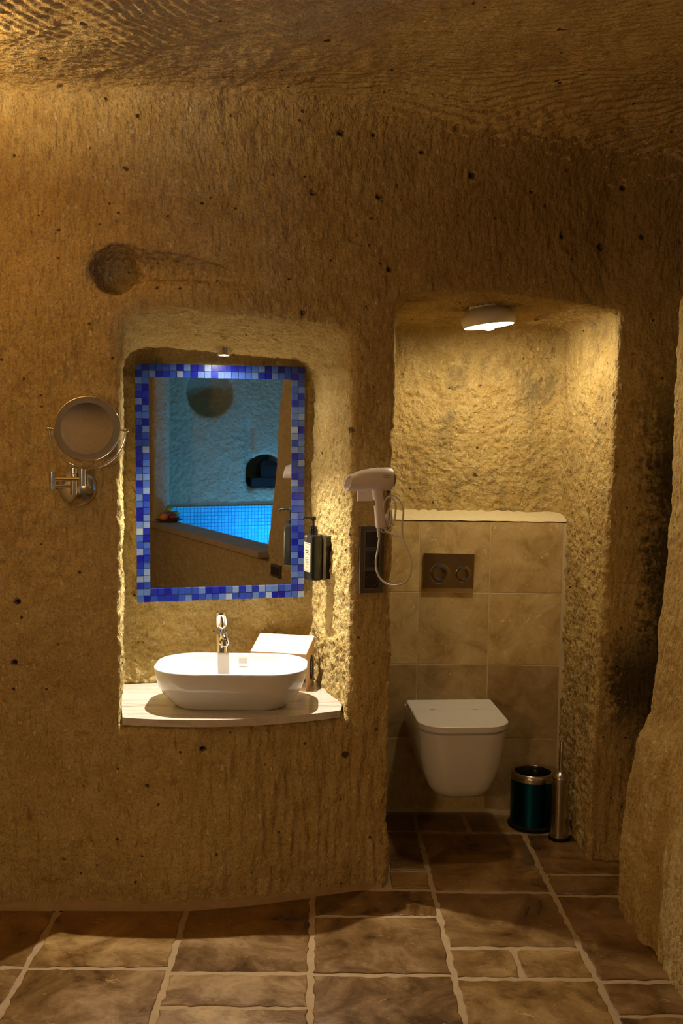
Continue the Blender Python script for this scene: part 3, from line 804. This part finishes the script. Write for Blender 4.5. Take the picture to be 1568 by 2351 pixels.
lathe('pivot_stub', [(.012, 0), (.012, .03)], M_CHROME, mg, 20, axis=(0, -1, 0), origin=(-.002, -.012, .012))
lathe('elbow_pivot', [(.0105, -.022), (.0105, .003), (.0098, .0035), (.0098, .0045), (.0105, .005), (.0105, .034)], M_CHROME, mg, 24, origin=(-.066, -.052, .016))
tube('lower_arm', [(-.006, -.040, .006), (-.06, -.052, .005)], .0055, M_CHROME, mg, 14)
tube('upper_arm', [(-.06, -.052, .028), (.030, -.082, .030)], .0050, M_CHROME, mg, 14)
lathe('yoke_pivot', [(.0105, -.022), (.0105, .014), (.0098, .0145), (.0098, .0155), (.0105, .016), (.0105, .036)], M_CHROME, mg, 24, origin=(.036, -.084, .030))
HC = Vector((.0555, -.10, .186))                       # centre of the mirror head
tl_ = math.radians(2.)
yk = []
for k in range(41):
    a_ = math.radians(180 + 180*k/40); yk.append((HC.x + .1175*math.cos(a_), HC.y+.004, HC.z - .004 + .1175*math.sin(a_)*1.0))
tube('yoke', yk, .0036, M_CHROME, mg, 10)
for s_ in (-1, 1):
    lathe('side_pivot', [(.0035, -.02), (.0035, -.004), (.006, -.003), (.006, .003), (.0072, .004), (.0072, .010), (.0045, .014), (0, .015)], M_CHROME, mg, 18, axis=(s_, 0, 0), origin=(HC.x + s_*.113, HC.y+.004, HC.z-.002))
bm = bmesh.new()
bm_lathe(bm, [(.060, .013), (.098, .011), (.1005, .006), (.1025, 0), (.1025, -.006), (.1005, -.0095), (.0985, -.010), (.0970, -.0085)], 64, axis=(0, -1, 0), origin=(0, 0, 0), cap0=False, cap1=False)
# close the back of the head
bm_lathe(bm, [(.0601, .013), (0, .013)], 64, axis=(0, -1, 0), cap0=False)
hd = finish('mirror_head', bm, M_CHROME, mg, True, 50, loc=HC, rot=(math.radians(-9), 0, math.radians(3)))
hd.scale = (1, -1, 1)
lathe('light_ring', [(.080, .0088), (.0975, .0088), (.0975, .006), (.080, .006)], M_FROST, hd, 64, axis=(0, 1, 0), cap0=False, cap1=False, origin=(0, 0, 0))
prof = [(.082*k/12, .0075 + .003*((k/12)**2)-.003) for k in range(12, -1, -1)]
lathe('mirror_glass', prof, simple('magnifier_glass', (.46, .42, .37), .03, metal=1.), hd, 64, axis=(0, 1, 0), cap0=False, angle=80)

# ------------------------------------------------------------------ socket panel
spn = root('socket_panel', (.164, float(wall_y(.164))-.012, 1.151), 'dark bronze three gang panel with switches and a socket under the hair dryer', 'socket panel', rot=(0, 0, math.radians(14)))
def frame_bm(W_, H_, t_, y0, y1):
    bm = bmesh.new()
    bm_box(bm, (-W_/2, y0, -H_/2), (-W_/2+t_, y1, H_/2)); bm_box(bm, (W_/2-t_, y0, -H_/2), (W_/2, y1, H_/2))
    bm_box(bm, (-W_/2+t_, y0, H_/2-t_), (W_/2-t_, y1, H_/2)); bm_box(bm, (-W_/2+t_, y0, -H_/2), (W_/2-t_, y1, -H_/2+t_)); return bm
bm = frame_bm(.084, .226, .0135, -.008, .02)
for zz in (.037, -.032): bm_box(bm, (-.0285, -.006, zz-.008), (.0285, .02, zz+.008))
finish('frame', bm, M_FRAME, spn, True, 30, .0015, 1)
finish('inner_frame', frame_bm(.0575, .200, .004, -.010, .0), simple('bronze_edge', (.12, .09, .06), .4), spn, True, 30)
for zz in (.072, .0025):
    box('switch', (-.0245, -.007, zz-.026), (.0245, .015, zz+.026), M_SOCK, spn, .0015)
sk = box('socket', (-.0265, -.0075, -.097), (.0265, .015, -.042), M_SOCK, spn, .0015)
lathe('socket_well', [(.0215, .0078), (.0215, .0095), (.0195, .0095), (.0190, .001), (0, .001)], M_FRAME, sk, 28, axis=(0, -1, 0), origin=(0, 0, -.0695), cap0=False)

# ------------------------------------------------------------------ hair dryer, its wall bracket and cord
HX, HY, HZ = .175, 3.297, 1.428
hb = root('dryer_bracket', (.158, float(wall_y(.158))-.010, 1.374), 'pale wall bracket with two screws behind the hair dryer', 'bracket', rot=(0, 0, math.radians(14)))
box('plate', (-.045, 0, -.024), (.045, .016, .022), M_DRYER, hb, .003)
for sx in (-.030, .034): lathe('screw', [(.0038, 0), (.0038, .0022), (.002, .003), (0, .003)], M_CHROME, hb, 14, axis=(0, -1, 0), origin=(sx, .0, .006))
tube('cradle', [(.0, .004, .012), (.0, -.03, .014), (.012, -.05, .016)], .005, M_DRYER, hb, 10)
tube('cradle_hook', [(.034, .004, .014), (.055, -.02, .016), (.070, -.030, .020)], .003, M_DRYER, hb, 8)
hd_ = root('hair_dryer', (HX, HY, HZ), 'pale pink hair dryer hanging on the wall between niche and alcove', 'hair dryer', rot=(0, math.radians(-3), math.radians(17)))
def ring_yz(x_, ry, rz, zc=0., sh=0., n_=28): return [(x_ + sh*math.sin(2*math.pi*k/n_), ry*math.cos(2*math.pi*k/n_), zc + rz*math.sin(2*math.pi*k/n_)) for k in range(n_)]
sec = [(.054, .020, .022, 0, 0), (.052, .030, .032, 0, 0), (.044, .0345, .0365, 0, 0), (.020, .0365, .0375, -.001, 0), (-.020, .0360, .0370, -.001, 0), (-.050, .034, .0350, -.003, .001), (-.072, .032, .0315, -.005, .003), (-.088, .033, .0285, -.007, .006), (-.102, .035, .0270, -.008, .009)]
loft('barrel', [ring_yz(*q) for q in sec] + [ring_yz(-.1015, .032, .0240, -.008, .009), ring_yz(-.060, .026, .021, -.006, .003)], M_DRYER, hd_, angle=40)
lathe('rear_grille', [(.031, 0), (.029, .0035), (0, .004)], M_FRAME, hd_, 28, axis=(1, 0, 0), origin=(.0525, 0, 0))
hs = [[(x_, y_, h) for x_, y_ in rrect(w_, d_, .011, 5, cx_, 0)] for h, w_, d_, cx_ in ((-.022, .036, .034, .001), (-.045, .034, .032, .001), (-.09, .032, .030, .004), (-.145, .032, .029, .0065), (-.159, .032, .029, .007), (-.163, .028, .026, .007))]
hnd = loft('handle', hs, M_DRYER, hd_, angle=40)
box('switch', (-.0145, -.006, -.088), (-.0105, .006, -.070), M_FRAME, hnd, .001)
lathe('cord_relief', [(.0065, 0), (.006, .012), (.0045, .034), (.0035, .036)], M_CORD, hd_, 14, axis=(0, 0, -1), origin=(.0, 0, -.160))
ringp = [(.017 + .0075*math.cos(a_), 0, -.171 + .0075*math.sin(a_)) for a_ in [2*math.pi*k/20 for k in range(21)]]
tube('hanging_loop', ringp, .0022, M_DRYER, hd_, 8)
# printed mark near the rear of the barrel: small boxed lettering, two rows
def barrel_patch(name, x0, x1, z0, z1, mat, parent):
    bm = bmesh.new(); R_ = []
    for xx in (x0, x1):
        rr = np.interp(xx, [-.02, .02, .044], [.0365, .0365, .0345])
        R_.append([bm.verts.new((xx, -math.sqrt(max(rr**2 - zz**2*(rr/.0375)**2, 0)) - .0005, zz)) for zz in (z0, (z0+z1)/2, z1)])
    for k in range(2): bm.faces.new((R_[0][k], R_[1][k], R_[1][k+1], R_[0][k+1]))
    return finish(name, bm, mat, parent, False)
for k in range(11): barrel_patch('lettering', .0135+.0022*k, .0150+.0022*k, .0095, .0135, M_INK, hd_)
for k in range(8): barrel_patch('lettering', .0150+.0026*k, .0168+.0026*k, .0030, .0070, M_INK, hd_)
barrel_patch('lettering', .0110, .0120, .0020, .0145, M_INK, hd_)
def pcam(px, py, yy):
    """a pixel of the photograph as a point on the plane y = yy"""
    d = cf + cr*((px-784)/2286.67) - cu*((py-1175.5)/2286.67); t = yy/d.y; return Vector((d.x*t, yy, 1.55+d.z*t))
Mi = hd_.matrix_basis.inverted()
cp = [(871, 1232, 3.30), (868, 1258, 3.30), (863, 1290, 3.30), (868, 1320, 3.30), (884, 1338, 3.29), (905, 1344, 3.28), (928, 1338, 3.28), (942, 1318, 3.28), (944, 1290, 3.28), (936, 1262, 3.28), (925, 1235, 3.28), (923, 1205, 3.28), (926, 1175, 3.29), (919, 1150, 3.30), (904, 1138, 3.32), (888, 1144, 3.33), (880, 1160, 3.335)]
tube('cord', spline([Mi @ pcam(*q) for q in cp], 8), .0033, M_CORD, hd_, 10)
cp2 = [(898, 1139, 3.33), (908, 1158, 3.325), (906, 1190, 3.325), (898, 1212, 3.325), (888, 1222, 3.325), (884, 1205, 3.33), (889, 1180, 3.33), (896, 1168, 3.325), (898, 1185, 3.32), (893, 1210, 3.315)]
tube('cord_bundle', spline([Mi @ pcam(*q) for q in cp2], 7), .0034, M_CORD, hd_, 10)
cp3 = [(880, 1213, 3.30), (896, 1224, 3.30), (916, 1233, 3.30), (905, 1216, 3.31), (898, 1204, 3.32)]
tube('cord_tie', spline([Mi @ pcam(*q) for q in cp3], 6), .0026, M_CORD, hd_, 8)
q0, q1 = Mi @ pcam(886, 1204, 3.318), Mi @ pcam(890, 1178, 3.318)
tube('plug', [q0, q0.lerp(q1, .2), q0.lerp(q1, .8), q1], [.007, .0085, .0075, .004], M_DRYER, hd_, 12)

# ------------------------------------------------------------------ flush plate
fp = root('flush_plate', (.5195, 4.0905, 1.0225), 'dark chrome flush plate with two round buttons above the toilet', 'flush plate', rot=(0, math.radians(.6), 0))
box('plate', (-.1045, -.013, -.0715), (.1045, .004, .0715), M_PLATE, fp, .002)
for xx, rr in ((-.036, .042), (.061, .034)):
    bt = lathe('button', [(rr, -.002), (rr, .0015), (rr-.003, .003), (rr*.6, .0018), (0, .0012)], M_PLATE, fp, 48, axis=(0, -1, 0), origin=(xx, -.0128, -.012))
    lathe('button_ring', [(rr+.0012, -.001), (rr+.0012, .002), (rr+.0002, .0022)], M_CHROME, bt, 48, axis=(0, -1, 0), origin=(xx, -.0128, -.012), cap0=False, cap1=False)

# ------------------------------------------------------------------ wall-hung toilet
wc = root('toilet', (.512, 4.085, .0), 'white wall hung toilet with closed soft square lid', 'toilet', rot=(0, 0, math.radians(4.0)))
def dee(w_, yb, yf, rf, rb=.02, n_=12):
    """plan outline of the bowl: square back at yb, rounded front at yf (negative y)"""
    out = []
    for sx, yy, r_, a0 in ((1, yb, rb, 0), (-1, yb, rb, 90), (-1, yf, rf, 180), (1, yf, rf, 270)):
        sy = 1 if yy == yb else -1
        for k in range(n_+1):
            a_ = math.radians(a0 + 90*k/n_); out.append((sx*(w_/2-r_) + r_*math.cos(a_), yy - sy*r_ + r_*math.sin(a_)))
    return out
lv = [(.205, .150, 0, -.385, .055), (.210, .185, 0, -.402, .062), (.222, .215, 0, -.418, .070), (.250, .252, 0, -.433, .078), (.300, .288, 0, -.446, .085), (.350, .312, 0, -.455, .090), (.400, .327, 0, -.461, .094), (.440, .335, 0, -.465, .096), (.460, .338, 0, -.467, .097), (.467, .336, 0, -.466, .096), (.469, .330, -.003, -.461, .094)]
loft('bowl', [[(x_, y_, h) for x_, y_ in dee(w_, yb, yf, rf)] for h, w_, yb, yf, rf in lv], M_CERAMIC, wc, angle=60)
lathe('outlet', [(.042, 0), (.042, .02), (.034, .045), (.028, .052)], M_CERAMIC, wc, 24, axis=(.0, 0, -1), origin=(-.01, -.20, .235))
sv = [(.4685, .318, -.098, -.452, .088), (.470, .322, -.097, -.455, .090), (.4775, .322, -.097, -.455, .090), (.479, .318, -.098, -.452, .088)]
loft('seat', [[(x_, y_, h) for x_, y_ in dee(w_, yb, yf, rf, .012)] for h, w_, yb, yf, rf in sv], M_LID, wc, angle=60)
# lid: flat in front, sweeping up to the hinge
bm = bmesh.new(); out = dee(.350, -.094, -.472, .100, .010, 10)
def lid_z(yy, up): return (.503 + .004*float(sstep(yy, -.24, -.12)) if up else .4845) - (0 if up else 0)
ins_ = dee(.342, -.098, -.468, .096, .008, 10)
rings_ = [[bm.verts.new((x_, y_, .4770)) for x_, y_ in ins_], [bm.verts.new((x_, y_, .4795)) for x_, y_ in out], [bm.verts.new((x_, y_, lid_z(y_, 1)-.004)) for x_, y_ in out], [bm.verts.new((x_, y_, lid_z(y_, 1)-.0008)) for x_, y_ in ins_]]
for A, B in zip(rings_, rings_[1:]):
    for i in range(len(A)): bm.faces.new((A[i], A[(i+1) % len(A)], B[(i+1) % len(A)], B[i]))
bm.faces.new(list(reversed(rings_[0])))
# top skin as cross strips so that the sweep reads
L_ = len(ins_); half = L_//2
topv = rings_[-1]
ys = sorted(set(round(v_.co.y, 5) for v_ in topv), reverse=True)
tri = bm.faces.new(topv)
bmesh.ops.triangulate(bm, faces=[tri])
lid = finish('lid', bm, M_LID, wc, True, 28)
box('lid_glint', (-.160, -.252, .5035), (.162, -.247, .5044), simple('lid_glint_pale', (.86, .84, .80), .15), lid)  # pale glossy strip painted in as the bright reflection at the hinge line
box('lid_tab', (-.178, -.262, .486), (-.168, -.246, .5045), M_LID, lid, .002)
M_MARK = simple('red_mark', (.40, .12, .06), .6)
for xx in (-.092, .078): box('print_mark', (xx-.010, -.243, .5040), (xx+.010, -.238, .5048), M_MARK, lid)
for xx in (-.10, .10): lathe('hinge', [(.011, 0), (.011, .020), (.009, .022)], M_CHROME, wc, 16, origin=(xx, -.060, .468))

# ------------------------------------------------------------------ waste bin
wb = root('waste_bin', (.865, 3.955, .0), 'teal metal waste bin with steel rim and black liner beside the toilet', 'waste bin')
lathe('base_ring', [(.093, 0), (.0965, .003), (.0965, .012), (.091, .018)], M_RUBBER, wb, 48)
lathe('body', [(.0895, .014), (.0885, .03), (.0885, .205), (.085, .205), (.085, .02), (0, .02)], M_TEAL, wb, 48, cap0=True)
lathe('rim', [(.0895, .196), (.0905, .197), (.0905, .210), (.088, .219), (.081, .225), (.074, .224), (.0725, .219), (.074, .205)], M_STEEL, wb, 48, cap0=False, cap1=False)
bm = bmesh.new(); seg = 48; rr_ = []
for h, r_, j in ((.219, .0735, .001), (.205, .0715, .003), (.17, .068, .006), (.12, .066, .007), (.06, .06, .006)):
    rr_.append([bm.verts.new(((r_+random.uniform(-j, 0))*math.cos(2*math.pi*k/seg), (r_+random.uniform(-j, 0))*math.sin(2*math.pi*k/seg), h)) for k in range(seg)])
for A, B in zip(rr_, rr_[1:]):
    for k in range(seg): bm.faces.new((A[k], A[(k+1) % seg], B[(k+1) % seg], B[k]))
bm.faces.new(rr_[-1]); finish('bin_liner', bm, M_BAG, wb, True, 60)

# ------------------------------------------------------------------ toilet brush
tbh = root('toilet_brush', (.944, 3.812, .0), 'steel toilet brush holder with upright handle beside the teal bin', 'toilet brush')
lathe('base_ring', [(.0405, 0), (.0425, .003), (.0425, .008), (.0395, .013)], M_RUBBER, tbh, 40)
lathe('holder', [(.0385, .009), (.0375, .03), (.0355, .08), (.0350, .235), (.0352, .247), (.034, .250)], M_STEEL, tbh, 40, cap1=True)
lathe('cap', [(.0355, .249), (.0345, .252), (.012, .270), (.0075, .272)], M_STEEL, tbh, 40)
lathe('handle', [(.0078, .268), (.0076, .385), (.0055, .389), (0, .390)], M_STEEL, tbh, 20)

# ------------------------------------------------------------------ lamps
def dome_lamp(loc, label, bulb_mat, tilt=(0, 0, 0), group=None, k=1., bulb_r=.036, name='ceiling_lamp'):
    L_ = root(name, loc, label, 'lamp', rot=tilt, group=group)
    lathe('lamp_base', [(.068*k, .012), (.068*k, -.010), (.064*k, -.022), (.058*k, -.024)], M_LAMPW, L_, 40)
    lathe('lamp_shade', [(.050*k, -.016), (.064*k, -.018), (.088*k, -.034), (.101*k, -.052), (.103*k, -.066), (.096*k, -.084), (.092*k, -.086), (.094*k, -.080), (.099*k, -.066), (.096*k, -.052), (.084*k, -.037), (.062*k, -.022), (0, -.020)], M_LAMPW, L_, 48, cap0=False, cap1=False, angle=70)
    lathe('bulb', [(bulb_r*math.sin(math.pi*q/14), -.066+bulb_r*math.cos(math.pi*q/14)) for q in range(15)], bulb_mat, L_, 24, cap0=False, cap1=False, angle=80)
    return L_
dome_lamp((.598, 3.745, 2.072), 'beige dome ceiling lamp glowing in the toilet alcove', M_BULB, tilt=(math.radians(-.5), math.radians(-7), 0))
dome_lamp((-.75, 1.35, 2.64), 'added beige dome fill lamp overhead facing the basin niche', M_BULB_FILL, k=1.15, bulb_r=.045)  # unseen lamp added overhead as fill from the camera side
# unseen globe lamp added behind the camera to light the lower wall
gl_ = root('globe_fill_lamp', (-1.0, .15, 0.), 'added fill lamp with a glowing globe on a tall pole facing the niche', 'lamp')
lathe('lamp_foot', [(.14, 0), (.14, .012), (.02, .022), (.012, .03)], M_STEEL, gl_, 40)
lathe('pole', [(.011, .025), (.011, 1.36)], M_STEEL, gl_, 16)
lathe('globe', [(.11*math.sin(math.pi*q/18), 1.46+.11*math.cos(math.pi*q/18)) for q in range(19)], M_GLOBE, gl_, 32, cap0=False, cap1=False, angle=80)
# bowl-shaped uplight on the left wall, outside the frame
ul = root('uplight_bowl', (-1.34, 2.45, 2.44), 'open bowl uplight hanging under the rock ceiling left of the niche', 'lamp')
lathe('bowl', [(0, -.07), (.05, -.062), (.10, -.03), (.12, .01), (.117, .011), (.097, -.026), (.05, -.055), (0, -.062)], M_LAMPW, ul, 40, cap0=False, cap1=False)
lathe('bulb', [(.04*math.sin(math.pi*q/12), -.01+.04*math.cos(math.pi*q/12)) for q in range(13)], M_BULB_LEFT, ul, 20, cap0=False, cap1=False)
for k in range(3):
    a_ = 2*math.pi*k/3; tube('rod', [(.117*math.cos(a_), .117*math.sin(a_), .006), (.01*math.cos(a_), .01*math.sin(a_), .22)], .003, M_CHROME, ul, 8)

# ------------------------------------------------------------------ tub alcove behind the camera, seen in the mirror
def mosaic_pool():
    m, nt, b = nmat('pool_mosaic'); g = NT(nt)
    P = g.n('ShaderNodeTexCoord').outputs['Object']
    xyz = g.n('ShaderNodeSeparateXYZ'); nt.links.new(P, xyz.inputs[0])
    cb = g.n('ShaderNodeCombineXYZ'); nt.links.new(g.math('ADD', xyz.outputs[0], xyz.outputs[1]), cb.inputs[0]); nt.links.new(xyz.outputs[2], cb.inputs[1])
    br = g.n('ShaderNodeTexBrick'); br.offset = 0.; br.inputs['Scale'].default_value = 1.
    br.inputs['Brick Width'].default_value = .036; br.inputs['Row Height'].default_value = .036; br.inputs['Mortar Size'].default_value = .0035
    br.inputs['Color1'].default_value = (.07, .58, .60, 1); br.inputs['Color2'].default_value = (.12, .72, .74, 1); br.inputs['Mortar'].default_value = (.03, .22, .40, 1)
    nt.links.new(cb.outputs[0], br.inputs['Vector']); nt.links.new(br.outputs['Color'], b.inputs['Base Color'])
    b.inputs['Roughness'].default_value = .2
    return m
M_PM = mosaic_pool()
bm = bmesh.new()
bm_box(bm, (1.17, -2.30, .10), (2.95, -2.175, .885)); bm_box(bm, (2.82, -2.175, .10), (2.95, 1.35, .885)); bm_box(bm, (1.17, -2.175, .10), (1.215, 1.2, .735)); 
tubo = finish('tub', bm, M_PM, None, False); tub_f = box('tub_floor', (1.17, -2.3, .05), (2.95, 1.35, .12), simple('tub_floor_pale', (.75, .85, .85), .4), tubo); tag(tubo, 'blue mosaic lined tub reflected in the mirror', 'tub')
def water_mat():
    m = bpy.data.materials.new('pool_water'); m.use_nodes = True; nt = m.node_tree; g = NT(nt)
    nt.nodes.remove(nt.nodes['Principled BSDF'])
    tr = g.n('ShaderNodeBsdfTransparent'); tr.inputs[0].default_value = (.55, .85, .95, 1)
    gl = g.n('ShaderNodeBsdfGlossy'); gl.inputs['Roughness'].default_value = .06
    fr = g.n('ShaderNodeFresnel'); fr.inputs[0].default_value = 1.33
    P = g.n('ShaderNodeTexCoord').outputs['Object']
    bp = g.bump(g.noise(P, 6, 2), .15, .02); nt.links.new(bp, gl.inputs['Normal']); nt.links.new(bp, fr.inputs['Normal'])
    mx = g.n('ShaderNodeMixShader'); nt.links.new(fr.outputs[0], mx.inputs[0]); nt.links.new(tr.outputs[0], mx.inputs[1]); nt.links.new(gl.outputs[0], mx.inputs[2])
    nt.links.new(mx.outputs[0], nt.nodes['Material Output'].inputs[0]); return m
bm = bmesh.new(); bmesh.ops.create_grid(bm, x_segments=20, y_segments=30, size=.5)
for v_ in bm.verts: v_.co.x = 2.02 + v_.co.x*1.62; v_.co.y = -.45 + v_.co.y*3.46; v_.co.z = .66 + .002*math.sin(v_.co.x*9+v_.co.y*7)
wt = finish('tub_water', bm, water_mat(), None, True); tag(wt, 'clear blue lit water filling the tub seen in the mirror', 'water'); wt['kind'] = 'stuff'
box_l = box('tub_ledge', (.955, -1.92, .735), (1.225, .86, .778), simple('ledge_stone', (.42, .31, .20), .5, noise=.4, nscale=12), None, .006)
tag(box_l, 'brown stone ledge along the half wall of the tub in the mirror', 'ledge')
for lx, ly, wh in ((2.35, -1.75, 'under the arched recess'), (2.0, -.7, 'midway along the tub'), (2.5, -.2, 'farthest from the arched recess')):
    pl = root('pool_lamp', (lx, ly, .12), 'round underwater lamp shining blue in the tub floor ' + wh, 'lamp', group='blue lamps in the tub floor')
    lathe('lamp_ring', [(.085, 0), (.085, .012), (.07, .016)], M_CHROME, pl, 32, cap1=False)
    lathe('lamp_lens', [(.07, .010), (.06, .018), (0, .02)], M_POOL, pl, 32)
# socket on the right wall, seen in the mirror
rs = root('wall_socket', (1.015, 1.045, .665), 'bronze double socket low on the right wall seen in the mirror', 'socket', rot=(0, 0, -math.pi/2))
box('frame', (-.075, -.012, -.042), (.075, .03, .042), M_FRAME, rs, .003)
for xx in (-.034, .034): box('socket_insert', (xx-.027, -.015, -.027), (xx+.027, .0, .027), M_SOCK, rs, .002)
# fruit dish on the ledge
fd = root('fruit_dish', (1.145, -1.765, .777), 'dark shallow dish of fruit on the tub ledge in the mirror', 'dish')
lathe('dish', [(.07, 0), (.075, .004), (.13, .022), (.134, .026), (.128, .026), (.07, .010), (0, .010)], M_DISH, fd, 40, cap1=False)
def fruit(name, loc, r_, mat, label, sq=.92):
    f_ = root(name, loc, label, 'fruit', group='fruit in the dish on the ledge')
    pr = []
    for q in range(17):
        a_ = math.pi*q/16; pr.append((r_*math.sin(a_), r_*sq*(1-math.cos(a_)) - (.010*math.exp(-((math.pi-a_)/.25)**2)) + (.006*math.exp(-(a_/.25)**2))))
    lathe('flesh', pr, mat, f_, 24, cap0=False, cap1=False, angle=80)
    tube('stem', [(0, 0, r_*sq*2-.014), (.002, 0, r_*sq*2), (.005, 0, r_*sq*2+.010)], .0018, M_STEM, f_, 6)
fruit('orange', (1.085, -1.735, .790), .040, M_ORANGE, 'round orange in the fruit dish')
fruit('apple', (1.165, -1.730, .789), .041, M_RED, 'dark red apple in front in the fruit dish')
fruit('apple', (1.110, -1.815, .789), .042, M_RED, 'red apple at the wall side of the fruit dish')
fruit('pear', (1.215, -1.790, .791), .040, M_GREEN, 'green pear at the rim of the fruit dish', 1.12)
fruit('pear', (1.150, -1.775, .855), .036, M_GREEN, 'green pear topmost on the fruit dish', 1.1)
# black round-topped prop added for the dark shape in the arched recess
ln = root('prop', (2.35, -2.27, 1.082), 'black round topped prop added in the recess over the tub', 'prop')
box('foot', (-.21, -.07, 0), (.10, .10, .085), M_BLACK, ln, .01)
loft('case', [[(x_, y_, h) for x_, y_ in rrect(w_, w_*.8, .02, 4)] for h, w_ in ((0, .19), (.01, .20), (.20, .20), (.23, .185), (.255, .14), (.27, .07))], M_BLACK, ln)
lathe('ring_handle', [(.01, 0), (.012, .01), (.006, .02)], M_BLACK, ln, 16, origin=(0, 0, .265))
